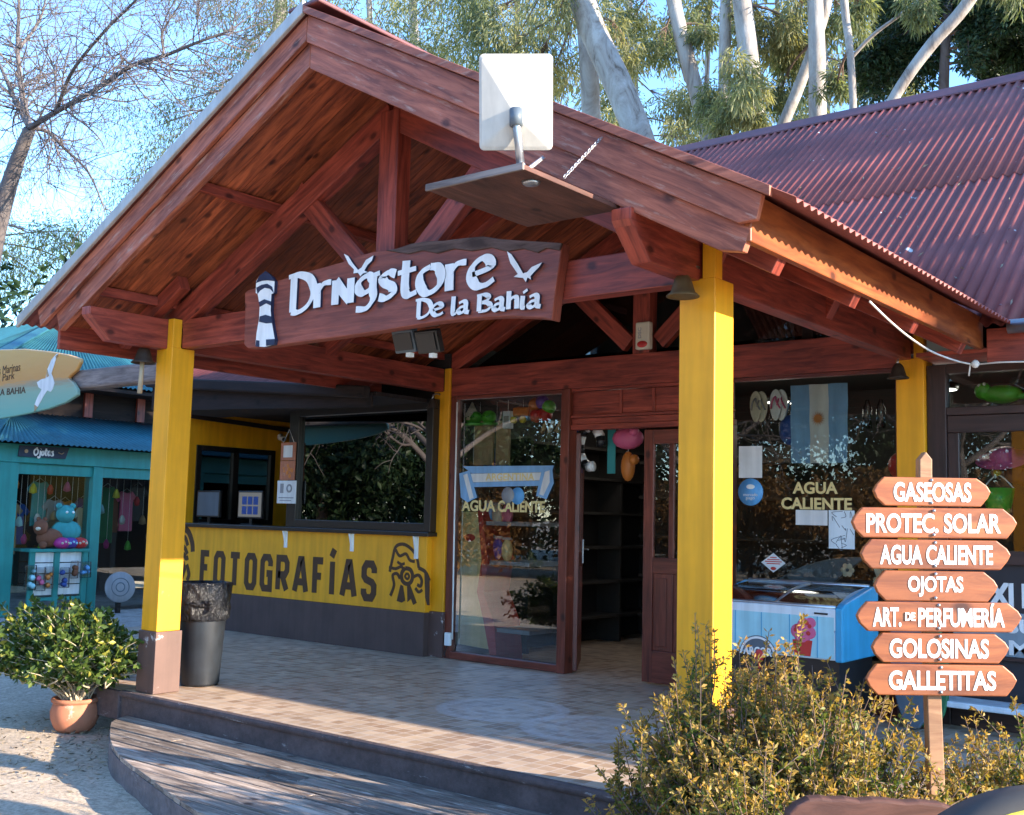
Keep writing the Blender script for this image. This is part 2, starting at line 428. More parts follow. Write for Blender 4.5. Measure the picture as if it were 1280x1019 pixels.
def corrugated(name, mat, P0, across, down_of, width, pitch, amp, nrm, parent, rows=2, sub=8):
    """sheet of sinusoidal corrugation; down_of(s) -> (start, end) points for position s along 'across'"""
    P0 = np.array(P0, float); across = np.array(across, float); nrm = np.array(nrm, float); nrm /= np.linalg.norm(nrm)
    n = int(width/pitch*sub); V = []; F = []
    for i in range(n+1):
        s_ = i*pitch/sub; a, b = down_of(s_); off = nrm*amp*math.cos(2*math.pi*i/sub)
        for r in range(rows): V.append(np.array(a)+(np.array(b)-np.array(a))*r/(rows-1)+off)
    for i in range(n):
        for r in range(rows-1): F.append((i*rows+r, (i+1)*rows+r, (i+1)*rows+r+1, i*rows+r+1))
    o = MB().add(V, F, None, True).build(name, mat, parent)
    sd = o.modifiers.new('solid', 'SOLIDIFY'); sd.thickness = .003
    return o

# text ----------------------------------------------------------------------------------------
def text2d(s, bold=0.0, size=1.0):
    cu = bpy.data.curves.new('t', 'FONT'); cu.body = s; cu.size = size; cu.offset = bold; cu.resolution_u = 4
    ob = bpy.data.objects.new('t', cu); COL.objects.link(ob)
    dg = bpy.context.evaluated_depsgraph_get(); dg.update()
    me = bpy.data.meshes.new_from_object(ob.evaluated_get(dg))
    V = [tuple(v.co[:2]) for v in me.vertices]; F = [tuple(p.vertices) for p in me.polygons]
    bpy.data.objects.remove(ob); bpy.data.curves.remove(cu); bpy.data.meshes.remove(me)
    return np.array(V), F
def add_text(mb, s, origin, right, up, width, height, depth=.004, bold=.02, mi=0, mi_side=0):
    V, F = text2d(s, bold); lo = V.min(0); hi = V.max(0); sc_ = (V-lo)/(hi-lo)
    origin = np.array(origin, float); right = np.array(right, float); up = np.array(up, float)
    right = right/np.linalg.norm(right); up = up/np.linalg.norm(up); n = np.cross(right, up)
    P = [origin+right*a*width+up*b*height for a, b in sc_]
    # every glyph outline gets sides by extruding its boundary edges
    edges = {}
    for f in F:
        for i in range(len(f)):
            a, b = f[i], f[(i+1) % len(f)]; edges[(a, b)] = edges.get((a, b), 0)+1
    k = len(P); V2 = [p+n*depth for p in P]+P
    mb.add(V2, F, None, False, mi)
    # re-use the same vertices for sides
    o = len(mb.v)-len(V2)
    for (a, b) in edges:
        if (b, a) not in edges:
            mb.f.append([o+b, o+a, o+k+a, o+k+b]); mb.uv.append([(0, 0)]*4); mb.sm.append(False); mb.mi.append(mi_side)
    return mb
def spline(pts, n=8):
    pts = [np.array(p, float) for p in pts]
    if len(pts) < 3: return pts
    out = []
    for i in range(len(pts)-1):
        p0 = pts[max(i-1, 0)]; p1 = pts[i]; p2 = pts[i+1]; p3 = pts[min(i+2, len(pts)-1)]
        for k in range(n):
            t = k/n; out.append(.5*((2*p1)+(-p0+p2)*t+(2*p0-5*p1+4*p2-p3)*t*t+(-p0+3*p1-3*p2+p3)*t**3))
    return out+[pts[-1]]
def strip(mb, pts, half, origin, right, up, depth, lift=0.0, mi=0, mi_side=0, closed=False):
    """ribbon along 2D points; half(i, t, nrm)->half width vector (2D)"""
    pts = [np.array(p, float) for p in pts]; n = len(pts); Lp = []; Rp = []
    origin = np.array(origin, float); right = np.array(right, float)/np.linalg.norm(right); up = np.array(up, float)/np.linalg.norm(up); nz = np.cross(right, up)
    for i in range(n):
        if closed: t0 = pts[i]-pts[i-1]; t1 = pts[(i+1) % n]-pts[i]
        else: t0 = pts[i]-pts[max(i-1, 0)]; t1 = pts[min(i+1, n-1)]-pts[i]
        if np.linalg.norm(t0) < 1e-9: t0 = t1
        if np.linalg.norm(t1) < 1e-9: t1 = t0
        t0 = t0/np.linalg.norm(t0); t1 = t1/np.linalg.norm(t1)
        nn = np.array([-(t0+t1)[1], (t0+t1)[0]]); nn /= np.linalg.norm(nn)+1e-9
        k = max(.5, nn@np.array([-t0[1], t0[0]])); h = half(nn)/k if callable(half) else nn*half/k
        Lp.append(pts[i]+h); Rp.append(pts[i]-h)
    W = lambda p, z: origin+right*p[0]+up*p[1]+nz*z
    V = [W(p, depth+lift) for p in Lp]+[W(p, depth+lift) for p in Rp]+[W(p, 0) for p in Lp]+[W(p, 0) for p in Rp]
    F = []; M = []
    for i in range(n if closed else n-1):
        j = (i+1) % n
        F.append((i, n+i, n+j, j)); M.append(mi)
        F.append((i, j, 2*n+j, 2*n+i)); M.append(mi_side); F.append((n+j, n+i, 3*n+i, 3*n+j)); M.append(mi_side)
    if not closed:
        F.append((n, 0, 2*n, 3*n)); F.append((n-1, 2*n-1, 4*n-1, 3*n-1)); M += [mi_side]*2
    for f, m_ in zip(F, M): pass
    o = len(mb.v); mb.v += [tuple(map(float, p)) for p in V]
    for f, m_ in zip(F, M): mb.f.append([o+q for q in f]); mb.uv.append([(0, 0)]*4); mb.sm.append(False); mb.mi.append(m_)
    return mb

# leaves --------------------------------------------------------------------------------------
def leaves(name, C, D, L, Wd, mat, parent, tip=None, fold=.25, jitter=.5):
    """C (N,3) leaf bases, D (N,3) directions, L lengths, Wd widths"""
    n = len(C); D = D+nrg.normal(0, jitter, (n, 3)); D /= np.linalg.norm(D, axis=1)[:, None]+1e-9
    A = nrg.normal(0, 1, (n, 3)); S = np.cross(D, A); S /= np.linalg.norm(S, axis=1)[:, None]+1e-9
    Nn = np.cross(S, D); L = np.broadcast_to(L, n)*nrg.uniform(.7, 1.25, n); Wd = np.broadcast_to(Wd, n)*nrg.uniform(.75, 1.2, n)
    V = np.empty((n, 4, 3)); mid = C+D*(L*.5)[:, None]
    V[:, 0] = C; V[:, 1] = mid+S*(Wd*.5)[:, None]+Nn*(Wd*fold)[:, None]; V[:, 2] = C+D*L[:, None]; V[:, 3] = mid-S*(Wd*.5)[:, None]+Nn*(Wd*fold)[:, None]
    idx = np.arange(n*4).reshape(n, 4)
    tri = np.concatenate([idx[:, [0, 1, 2]], idx[:, [0, 2, 3]]], 1).reshape(-1, 3)
    me = bpy.data.meshes.new(name); me.vertices.add(n*4); me.vertices.foreach_set('co', V.reshape(-1))
    me.loops.add(n*6); me.loops.foreach_set('vertex_index', tri.reshape(-1)); me.polygons.add(n*2)
    me.polygons.foreach_set('loop_start', np.arange(0, n*6, 3)); me.update(calc_edges=True)
    if tip is not None:
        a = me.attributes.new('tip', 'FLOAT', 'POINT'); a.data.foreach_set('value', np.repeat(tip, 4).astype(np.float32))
    me.materials.append(MATS[mat]); o = bpy.data.objects.new(name, me); COL.objects.link(o)
    if parent is not None:
        o.parent = parent; o.matrix_parent_inverse = Matrix.Translation(-parent.location)
    return o

# ================================================================== SETTING
GZ = -.36                      # ground level; porch floor is z = 0
W, S, HB, HT, D = 5.088, .2143, 2.75, 2.982, 3.36
def grid_ground():
    V = []; F = []; n = 90
    xs = np.concatenate([np.linspace(-6, 9, n), ]); ys = np.linspace(-6, 3, 60)
    for y in ys:
        for x in xs: V.append((x, y, GZ+.018*math.sin(x*3.1+y*1.7)*math.sin(y*2.3-x)+rng.uniform(-.006, .006)))
    for j in range(len(ys)-1):
        for i in range(n-1): F.append((j*n+i, j*n+i+1, (j+1)*n+i+1, (j+1)*n+i))
    o = len(V); a, b, c, d = -6, 9, -6, 3; B = 400
    V += [(-B, -B, GZ-.02), (B, -B, GZ-.02), (B, B, GZ-.02), (-B, B, GZ-.02), (a, c, GZ-.02), (b, c, GZ-.02), (b, d, GZ-.02), (a, d, GZ-.02)]
    F += [(o, o+1, o+5, o+4), (o+1, o+2, o+6, o+5), (o+2, o+3, o+7, o+6), (o+3, o, o+4, o+7)]
    return MB().add(V, F, None, True).build('ground', 'sand')
tag(grid_ground(), kind='structure')
b = MB(); b.prism([(-.10, -.04, 0), (9.0, -.04, 0), (9.0, 8.4, 0), (-4.2, 8.4, 0), (-4.2, 1.9, 0), (-.72, .14, 0), (-.42, -.04, 0)], (0, 0, -.2))
tag(b.build('porch_floor', 'floor_tile'), kind='structure')
b = MB(); b.prism([(-12, .35, -.17), (-4.25, .6, -.17), (-4.25, 9, -.17), (-12, 9, -.17)], (0, 0, -.17))
tag(b.build('pavement', 'pavement'), kind='structure')
# edge board of the porch floor with a rounded nosing
ps = thing('porch_step', 'dark painted concrete edge of the tiled porch, with rounded nosing, above the curved wooden step', 'step edge', (2.5, -.05, GZ))
b = MB(); b.box((-.12, -.062, GZ-.02), (9, -.04, -.045)); b.build('riser', 'riser', ps)
b = MB(); b.beam((-.135, -.055, -.022), (9, -.055, -.022), .06, .052); b.build('nosing', 'riser', ps, .02)
b = MB(); b.beam((-.122, -.064, -.115), (-.445, -.064, -.115), .044, .225); b.build('side_edge', 'riser', ps, .01)
b = MB(); b.beam((-.44, -.060, -.117), (-.745, .122, -.117), .044, .225); b.build('side_edge', 'riser', ps, .01)
b = MB(); b.beam((-.74, .115, -.119), (-4.2, 1.875, -.119), .044, .22); b.build('side_edge', 'riser', ps, .01)
# curved step
st = thing('wooden_step', 'low curved step of weathered grey planks on a plastered kerb', 'step', (2.5, -.6, GZ))
arc = [(-.03, -.075), (.10, -.27), (.386, -.467), (.78, -.70), (1.212, -.897), (1.92, -1.124), (2.617, -1.334), (3.4, -1.50), (4.3, -1.58), (5.3, -1.50), (6.2, -1.25), (6.8, -.9), (7.1, -.5), (7.2, -.075)]
arcs = spline([(x, y, 0) for x, y in arc], 6); arcs = [(p[0], p[1]) for p in arcs]
def arc_x_at(y):
    xs = []
    for p, q in zip(arcs[:-1], arcs[1:]):
        if (p[1]-y)*(q[1]-y) <= 0 and p[1] != q[1]: xs.append(p[0]+(q[0]-p[0])*(y-p[1])/(q[1]-p[1]))
    return (min(xs), max(xs)) if len(xs) > 1 else None
b = MB(); b.prism([(x, y, -.212) for x, y in arcs]+[(7.2, -.066, -.212), (-.03, -.066, -.212)], (0, 0, -.25)); b.build('kerb', 'curb', st)
b = MB(); y0 = -.070
while y0 > -1.56:
    wd = .118; y1 = y0-wd+.015; e0 = arc_x_at(y0) if y0 < -.076 else arc_x_at(-.08); e1 = arc_x_at(y1)
    if not e0: break
    if not e1: e1 = (e0[0]+.5, e0[1]-.5)
    cuts = sorted([rng.uniform(1, 3.4), rng.uniform(3.9, 6)])
    dz = rng.uniform(-.004, .004); zt = -.18+dz
    xs = [max(e0[0], -.02), ]+[c for c in cuts if c > e1[0]+.4 and c < e1[1]-.4]+[e0[1]]
    for i in range(len(xs)-1):
        a0 = xs[i]+.004; a1 = xs[i+1]-.004
        lo0, lo1 = (a0, e1[0]+.004) if i == 0 else (a0, a0); hi0, hi1 = (a1, e1[1]-.004) if i == len(xs)-2 else (a1, a1)
        z2 = zt+rng.uniform(-.004, .004); ov = rng.uniform(0, 30)
        Vt = [(lo0, y0, zt), (hi0, y0, z2), (hi1, y1, z2), (lo1, y1, zt)]; Vb = [(x, y, z-.028) for x, y, z in Vt]
        U = [[(x, y+ov) for x, y, z in Vt]]+[[(0, ov), (1, ov), (1, ov+.03), (0, ov+.03)]]*4
        b.add(Vt+Vb, [(3, 2, 1, 0), (0, 1, 5, 4), (1, 2, 6, 5), (2, 3, 7, 6), (3, 0, 4, 7)], [list(reversed(U[0]))]+U[1:])
    y0 -= wd
b.build('deck', 'grey_deck', st, .003)
# leaf litter on the sand beside the step
C = []; 
for _ in range(330):
    u = rng.gauss(0, 1); x = .25+rng.gauss(0, .5); y = -.75+rng.gauss(0, .45)
    if any(abs(x-a)+abs(y-c) < .0 for a, c in arcs): continue
    C.append((x, y, GZ+.012+rng.random()*.015))
for _ in range(150): C.append((rng.uniform(-1.5, .2), rng.uniform(-.55, .1), GZ+.015))
C = np.array(C); Dv = np.stack([nrg.normal(0, 1, len(C)), nrg.normal(0, 1, len(C)), nrg.normal(0, .15, len(C))], 1)
tag(leaves('leaf_litter', C, Dv, .055, .013, 'litter_leaf', None, jitter=.1), kind='stuff')

# ================================================================== DRUGSTORE
BL = thing('store_building', 'red timber store building with yellow posts, gabled porch and steep maroon corrugated roof', 'building', (2.5, 3.4, 0))
def part(mb, name, mat, bevel=0, parent=None): return mb.build(name, mat, parent or BL, bevel)
XP, ZP = 2.53, 4.66
def roofz(x): return ZP+.510*(x-XP) if x < XP else ZP-.540*(x-XP)
XL, XR = -.87, 5.86
YG = -.70
# ---- posts
def post(x, y, base, side=1):
    b = MB(); b.box((x, y, base), (x+S, y+S, HB-.002)); 
    po = part(b, 'post', 'yellow', .006)
    b = MB(); b.box((x+.138, y-.001+.002, HB-.003), (x+S, y+.083, HT)); b.build('post_tongue', 'yellow', po, .004)
    if base > .1:
        b = MB(); b.box((x-.012, y-.012, 0.002), (x+S+.014, y+S+.014, base-.001)); b.build('post_base', 'post_base', po, .005)
    return po
post(0, 0, .483); post(W-S, 0, .483); post(0, D, .46); post(W-S, D, .46)
# ---- beams
part(MB().box((S+.003, .085, HB), (W-S-.0, .2, HT)), 'tie_beam', 'red_beam', .006)
for x0 in (.02, W-S+.006):
    x1 = x0+.115; b = MB()
    ys = [(-.69, HT-.002), (D-.002, HT-.002), (D-.002, HB-.012), (-.50, HB-.012), (-.665, HB+.14), (-.69, HB+.17)]
    b.prism([(x0, y, z) for y, z in ys], (x1-x0, 0, 0)); part(b, 'side_beam', 'red_beam', .006)
part(MB().box((S+.004, D+.02, 2.689), (W-S-.003, D+.16, 2.974)), 'back_beam', 'red_beam', .006)
# ---- front and back trusses
def truss(y, th, zb):
    for sgn in (-1, 1):
        xe = .05 if sgn < 0 else W-.05; drop = .53
        p0 = (xe, y, roofz(xe)-drop+.09); p1 = (XP, y, ZP-drop+.09)
        if sgn > 0: p0, p1 = p1, p0
        part(MB().beam(p0, p1, th, .19), 'rafter', 'red_beam', .006)
    part(MB().box((XP-.09, y-th/2-.012, zb), (XP+.09, y+th/2+.01, ZP-.42)), 'king_post', 'red_beam', .006)
    for sgn in (-1, 1):
        part(MB().beam((XP+sgn*.16, y+.004, zb+.1), (XP+sgn*.99, y+.004, zb+.86 if zb < 3 else 3.86), .16, th-.03, (0, 1, 0)), 'strut', 'red_beam', .006)
truss(.135, .11, HT)
truss(D+.09, .11, 2.975)
# mid truss inside the porch
for sgn in (-1, 1):
    xe = .05 if sgn < 0 else W-.05
    part(MB().beam((xe, 1.75, roofz(xe)-.43), (XP, 1.75, ZP-.43), .1, .17), 'rafter', 'red_beam', .006)
# ---- purlins and ceiling boards
for k in range(2):
    for sgn in (-1, 1):
        x = XP+sgn*(1.22+k*1.22); z = roofz(x)-.335
        part(MB().box((x-.03, YG+.10, z), (x+.03, 5.0, z+.072)), 'purlin', 'red_beam', .004)
def slab(sgn, off, th, y0, y1, x_end, mat, name, nb=22):
    """boards running up the slope"""
    b = MB(); wd = (y1-y0)/nb; xp = XP+sgn*.004
    for k in range(nb):
        a = y0+k*wd+.002; c = a+wd-.004; ou, ov = rng.uniform(0, 30), rng.uniform(0, 30)
        P = [(xp, a, ZP-off), (x_end, a, roofz(x_end)-off), (x_end, c, roofz(x_end)-off), (xp, c, ZP-off)]
        Q = [(p[0], p[1], p[2]+th) for p in P]; L = abs(x_end-xp)*1.13
        fs = [(0, 1, 2, 3), (7, 6, 5, 4), (0, 4, 5, 1), (2, 6, 7, 3), (1, 5, 6, 2)]
        u0 = [(ou, ov), (ou+L, ov), (ou+L, ov+wd), (ou, ov+wd)]
        b.add(P+Q, fs, [u0, u0[::-1], u0, u0, u0])
    return part(b, name, mat)
slab(-1, .262, .02, YG+.06, 5.4, -.42, 'plank_ceiling', 'ceiling_boards', 46)
slab(1, .262, .02, YG+.06, 5.4, 5.60, 'plank_ceiling', 'ceiling_boards', 46)
# ---- barge boards (outer and inner) on the gable
def barge(sgn, xe, y, top, bot, th, cut=0.0, name='barge_board'):
    b = MB(); xa = XP+sgn*.002
    pts = [(xa, y, ZP-top), (xe, y, roofz(xe)-top)]
    if cut: pts += [(xe-sgn*cut*.25, y, roofz(xe)-top-(bot-top)*.62), (xe-sgn*cut, y, roofz(xe-sgn*cut)-bot)]
    else: pts += [(xe+sgn*.0-sgn*.06, y, roofz(xe-sgn*.06)-bot)]
    pts += [(xa, y, ZP-bot)]
    if sgn > 0: pts = pts
    # u along the rake so that the grain follows the board
    bb = MB(); bb.prism(pts, (0, th, 0)); ang = math.atan2(roofz(xe)-ZP, xe-XP); ca, sa = math.cos(ang), math.sin(ang)
    ou, ov = rng.uniform(0, 20), rng.uniform(0, 20)
    for i in range(2):
        bb.uv[i] = [(ou+bb.v[j][0]*ca+bb.v[j][2]*sa, ov-bb.v[j][0]*sa+bb.v[j][2]*ca) for j in bb.f[i]]
    return part(bb, name, 'barge_wood', .005)
barge(-1, -.63, YG, .035, .20, .035); barge(1, 5.694, YG, .03, .212, .035, .12)
barge(-1, -.40, YG+.037, .196, .365, .05); barge(1, 5.62, YG+.037, .208, .375, .05, .16)
# ---- eave fascias (both sides) and rafter tails
part(MB().box((5.58, YG+.038, 2.722), (5.62, 3.02, 2.955)), 'fascia', 'fascia_wood', .005)
part(MB().box((-.46, YG+.09, 2.70), (-.425, 3.0, 2.92)), 'fascia', 'red_beam', .005)
for k in range(4):
    y = -.25+k*.98
    part(MB().beam((5.575, y, roofz(5.575)-.31), (4.7, y, roofz(4.7)-.31), .09, .12), 'rafter_tail', 'red_beam', .005)
    if k == 0: part(MB().beam((-.42, y+.2, roofz(-.42)-.33), (.4, y+.2, roofz(.4)-.33), .09, .12), 'rafter_tail', 'red_beam', .005)
# ---- corrugated roofs
PITCH, AMP = .10, .0105
def gl(s_): y = YG-.03+s_; return ((XP, y, ZP), (XL, y, roofz(XL)))
def gr(s_): y = YG-.03+s_; return ((XP, y, ZP), (XR, y, roofz(XR)))
corrugated('gable_roof', 'roof_red', (0, 0, 0), YV, gl, 5.9, .076, .0105, (-.45, 0, .89), BL, 3)
corrugated('gable_roof', 'roof_red', (0, 0, 0), YV, gr, 3.75, .076, .0105, (.47, 0, .88), BL, 3)
part(MB().beam((XP, YG-.04, ZP+.02), (XP, 5.1, ZP+.02), .3, .03), 'ridge_cap', 'ridge_paint', .01)
b = MB(); b.prism([(XL-.01, YG-.045, roofz(XL)-.035), (XP, YG-.045, ZP-.035), (XP, YG-.045, ZP+.055), (XL-.01, YG-.045, roofz(XL)+.055)], (0, .03, 0)); part(b, 'rake_trim', 'rake_metal', .006)
b = MB(); b.prism([(XP+.002, YG-.045, ZP-.03), (5.75, YG-.045, roofz(5.75)-.03), (5.75, YG-.045, roofz(5.75)+.02), (XP+.002, YG-.045, ZP+.02)], (0, .03, 0)); part(b, 'rake_trim', 'barge_wood', .004)
MS = .76; YE, ZE = 2.9, 2.875; YRID = 7.75; ZRID = ZE+MS*(YRID-YE)
def mainz(y): return ZE+MS*(y-YE)
X0M = .12
def mr(s_):
    x = X0M+s_
    y0 = YE if x > XR-.02 else YE+(roofz(x)-ZE)/MS-.12
    y0 = max(YE, min(y0, YRID-.3)); return ((x, YRID, ZRID), (x, y0, mainz(y0)))
YLAP = 5.35
def mr_up(s_): a, c = mr(s_); y = max(YLAP-.12, c[1]); return (np.array(a)+(0, 0, .007), (a[0], y, mainz(y)+.007))
def mr_lo(s_): a, c = mr(s_); y = max(YLAP+.05, c[1]+.02); return ((a[0], y, mainz(y)), c)
corrugated('main_roof', 'roof_red', (0, 0, 0), XV, mr_up, 12.5, PITCH, .016, (0, -.605, .796), BL, 4, 10)
corrugated('main_roof', 'roof_red', (0, 0, 0), XV, mr_lo, 12.5, PITCH, .016, (0, -.605, .796), BL, 4, 10)
def mrb(s_): x = X0M+s_; return ((x, YRID+.02, ZRID), (x, YRID+4.0, ZRID-3.04))
corrugated('rear_roof', 'roof_red', (0, 0, 0), XV, mrb, 12.5, PITCH, .016, (0, .65, .76), BL, 2, 4)
b = MB(); b.prism([(X0M-.05, YRID-.22, ZRID-.167+.04), (X0M-.05, YRID-.02, ZRID+.035), (X0M-.05, YRID+.05, ZRID+.05), (X0M-.05, YRID+.25, ZRID-.15), (X0M-.05, YRID+.25, ZRID-.17), (X0M-.05, YRID-.22, ZRID-.167+.02)], (12.6, 0, 0)); part(b, 'ridge_cap', 'ridge_paint', .004)
part(MB().box((5.66, YE+.05, 2.62), (13.6, YE+.09, 2.86)), 'fascia', 'red_beam', .005)
b = MB(); b.tube([(5.83, YE-.05, 2.845), (13.6, YE-.05, 2.83)], .05, 10); part(b, 'gutter', 'steel')
# soffit above the right-hand door
part(MB().box((5.15, YE+.1, 2.70), (13.6, D+.1, 2.73)), 'soffit', 'red_beam')
# gable end wall of the main roof's left end
b = MB(); b.prism([(X0M+.05, YRID-1.6, mainz(YRID-1.6)-.05), (X0M+.05, YRID, ZRID-.05), (X0M+.05, YRID+4, ZRID-3.1), (X0M+.05, YRID+4, 0), (X0M+.05, YRID-1.6, 0)], (.05, 0, 0)); part(b, 'gable_wall', 'plaster_dark')

# ---- shop front (plane y = D)
b = MB()
b.box((S+.006, D+.02, .0), (.306, D+.12, 2.688)); b.box((1.655, D, .0), (1.752, D+.14, 2.686))
b.box((.308, D+.01, .004), (1.653, D+.12, .075)); b.box((.308, D+.025, 2.648), (1.653, D+.11, 2.687))
part(b, 'window_frame', 'door_wood', .006)
wa = part(MB().box((.306, D+.06, .07), (1.655, D+.066, 2.65)), 'display_window', 'shop_glass')
b = MB(); b.box((1.753, D+.03, 2.405), (3.45, D+.10, 2.43)); b.box((1.753, D+.03, 2.29), (3.45, D+.13, 2.34)); b.box((1.753, D+.05, 2.342), (3.45, D+.09, 2.402))
b.box((1.753, D+.06, 2.432), (3.45, D+.09, 2.655)); b.box((1.753, D+.03, 2.657), (3.45, D+.12, 2.688)); b.box((2.29, D+.045, 2.433), (2.32, D+.058, 2.654)); b.box((2.64, D+.045, 2.433), (2.67, D+.058, 2.654))
part(b, 'transom', 'red_beam', .004)
def door_leaf(name, hinge, ang):
    """leaf 0.80 wide, glass above, raised panels below; local x along the leaf, then turned about the hinge"""
    root = Matrix.Translation(Vector(hinge)) @ Matrix.Rotation(ang, 4, 'Z')
    def tr(mb): mb.v = [tuple(root @ Vector(p)) for p in mb.v]; return mb
    w, h = .80, 2.27; b = MB()
    for x in (0, w-.10): b.box((x, 0, .02), (x+.10, .045, h))
    b.box((.10, .001, .02), (w-.10, .044, .30)); b.box((.10, .001, .98), (w-.10, .044, 1.12)); b.box((.10, .001, h-.13), (w-.10, .044, h-.001))
    for x in (.26, .49): b.box((x, .002, 1.12), (x+.05, .043, h-.13)); b.box((x, .002, .30), (x+.05, .043, .98))
    b.box((.10, .015, .30), (w-.10, .03, .98))
    for x in (.12, .33, .56): b.box((x, .008, .34), (x+.12, .036, .94))
    le = part(tr(b), 'door', 'door_wood', .005)
    tr(MB().box((.10, .02, 1.12), (w-.10, .025, h-.13))).build('pane', 'window_glass', le)
    b = MB(); b.box((w-.085, -.012, 1.0), (w-.03, .0, 1.24)); b.tube([(w-.055, -.015, 1.14), (w-.055, -.055, 1.14), (w-.17, -.06, 1.14)], .009, 8)
    tr(b).build('handle', 'steel', le)
door_leaf('door', (1.79, D+.15, 0), R_(122))
door_leaf('door', (3.36, D+.10, 0), R_(180))
b = MB(); b.box((3.37, D+.01, 0), (3.452, D+.13, 2.29)); b.box((4.858, D+.03, 0), (4.872, D+.13, 2.686)); b.box((3.453, D+.03, 2.655), (4.856, D+.10, 2.687)); b.box((3.453, D+.03, .0), (4.856, D+.12, .24))
part(b, 'window_frame', 'door_wood', .004)
wr = part(MB().box((3.452, D+.06, .24), (4.857, D+.066, 2.655)), 'display_window', 'window_glass')
# glazed triangle over the back beam
b = MB(); zt = 2.978
b.prism([(.35, D+.20, zt), (XP, D+.20, ZP-.6), (4.75, D+.20, zt)], (0, .005, 0)); part(b, 'gable_glazing', 'dark_glass')
for x in (3.3, 4.08): part(MB().box((x-.05, D+.165, zt), (x+.05, D+.195, roofz(x)-.45)), 'mullion', 'dark_wood')
# ---- right-hand entrance
b = MB(); b.box((W+.004, D+.05, .0), (5.235, D+.15, 2.69)); b.box((5.236, D+.05, 2.30), (8.6, D+.15, 2.36)); b.box((5.236, D+.05, 2.62), (8.6, D+.15, 2.69))
b.box((5.236, D+.07, 1.19), (8.6, D+.15, 1.29)); b.box((5.236, D+.07, 2.17), (8.6, D+.14, 2.298)); b.box((5.236, D+.075, 1.292), (5.318, D+.14, 2.168))
b.box((6.55, D+.06, 0), (6.66, D+.16, 2.298)); b.box((5.236, D+.06, 0), (8.6, D+.15, .14)); b.box((5.236, D+.065, .50), (8.6, D+.15, .53))
part(b, 'door_frame', 'brown_frame', .005)
part(MB().box((5.236, D+.10, 2.362), (8.6, D+.105, 2.618)), 'transom_window', 'window_glass')
part(MB().box((5.32, D+.10, 1.292), (8.6, D+.105, 2.168)), 'door_window', 'window_glass')
part(MB().box((5.238, D+.11, .142), (8.6, D+.14, 1.19)), 'lower_panel', 'banner_dark')
b = MB(); b.box((5.25, D+.098, .532), (6.54, D+.108, .845)); bn = part(b, 'lower_banner', 'banner_grey')
b = MB(); add_text(b, 'XI K', (5.50, D+.109, .885), XV, ZV, .36, .175, .003, .05); add_text(b, 'SU', (5.62, D+.097, .70), XV, ZV, .22, .105, .003, .03); add_text(b, 'MI', (5.64, D+.097, .545), XV, ZV, .2, .105, .003, .03)
b.build('lettering', 'white', bn)
part(MB().box((5.0, 3.12, .17), (8.6, D+.05, .215)), 'low_ledge', 'freezer_white', .01)
part(MB().box((8.6, D+.05, 0), (13.5, D+.2, 2.69)), 'front_wall', 'plaster_dark')
# ---- interior shell
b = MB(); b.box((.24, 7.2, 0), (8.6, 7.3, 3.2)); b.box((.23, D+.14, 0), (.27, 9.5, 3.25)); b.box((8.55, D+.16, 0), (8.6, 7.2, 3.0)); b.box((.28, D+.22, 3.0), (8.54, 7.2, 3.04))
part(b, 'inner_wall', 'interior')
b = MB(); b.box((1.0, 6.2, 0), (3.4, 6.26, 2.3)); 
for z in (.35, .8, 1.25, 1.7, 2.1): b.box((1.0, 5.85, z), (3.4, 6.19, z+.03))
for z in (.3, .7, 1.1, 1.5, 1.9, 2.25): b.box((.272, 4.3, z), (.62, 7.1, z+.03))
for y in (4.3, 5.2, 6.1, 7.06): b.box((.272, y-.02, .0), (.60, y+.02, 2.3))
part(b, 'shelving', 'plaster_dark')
for x, y in ((4.62, 5.2), (5.02, 5.9), (1.3, 5.0), (2.9, 5.6)):  # the last two lamps are added to brighten the goods and doorway
    b = MB(); b.lathe([(0, .0), (.18, 0.0), (.19, .05), (0, .09)], (x, y, 2.72), 20); l = part(b, 'ceiling_lamp', 'black')
    b = MB(); b.lathe([(0, 0), (.17, 0), (.0, -.004)], (x, y, 2.715), 20); b.build('diffuser', 'lamp_glow', l)
    pl_ = bpy.data.lights.new('ceiling_lamp_light', 'POINT'); pl_.energy = 1.6; pl_.shadow_soft_size = .16; pl_.color = (1, .95, .86); po_ = bpy.data.objects.new('ceiling_lamp_light', pl_); COL.objects.link(po_); po_.location = (x, y, 2.62)

# ================================================================== PHOTO KIOSK
KX0, KX1, KY = -4.5, .035, 3.28
K = thing('photo_kiosk', 'photo kiosk with a low yellow wall lettered FOTOGRAFÍAS, dark counter and black framed glass', 'kiosk', (-2.2, 3.4, 0))
def kp(mb, name, mat, bevel=0): return mb.build(name, mat, K, bevel)
fw = kp(MB().box((KX0, KY, .446), (KX1, KY+.12, 1.225)), 'front_wall', 'yellow', .004)
kp(MB().box((KX0, KY-.012, 0), (KX1-.0, KY+.12, .445)), 'wall_base', 'wall_brown', .004)
kp(MB().box((KX0, KY-.06, 1.226), (.10, KY+.42, 1.27)), 'counter', 'black_frame', .006)
kp(MB().box((KX0-.12, KY, 0), (KX0-.0, 6.2, 3.0)).box((KX0, 6.2, 0), (.2, 6.3, 3.0)) if False else MB().box((KX0-.12, KY, 0), (KX0, 3.63, 3.0)).box((KX0-.12, 4.95, 0), (KX0, 6.2, 3.0)).box((KX0-.12, 3.63, 0), (KX0, 4.95, 1.25)).box((KX0-.12, 3.63, 2.30), (KX0, 4.95, 3.0)), 'side_wall', 'yellow')
kp(MB().box((KX0, 6.1, 0), (.22, 6.2, 3.0)), 'rear_wall', 'plaster_dark')
b = MB(); X0 = KX0-.07
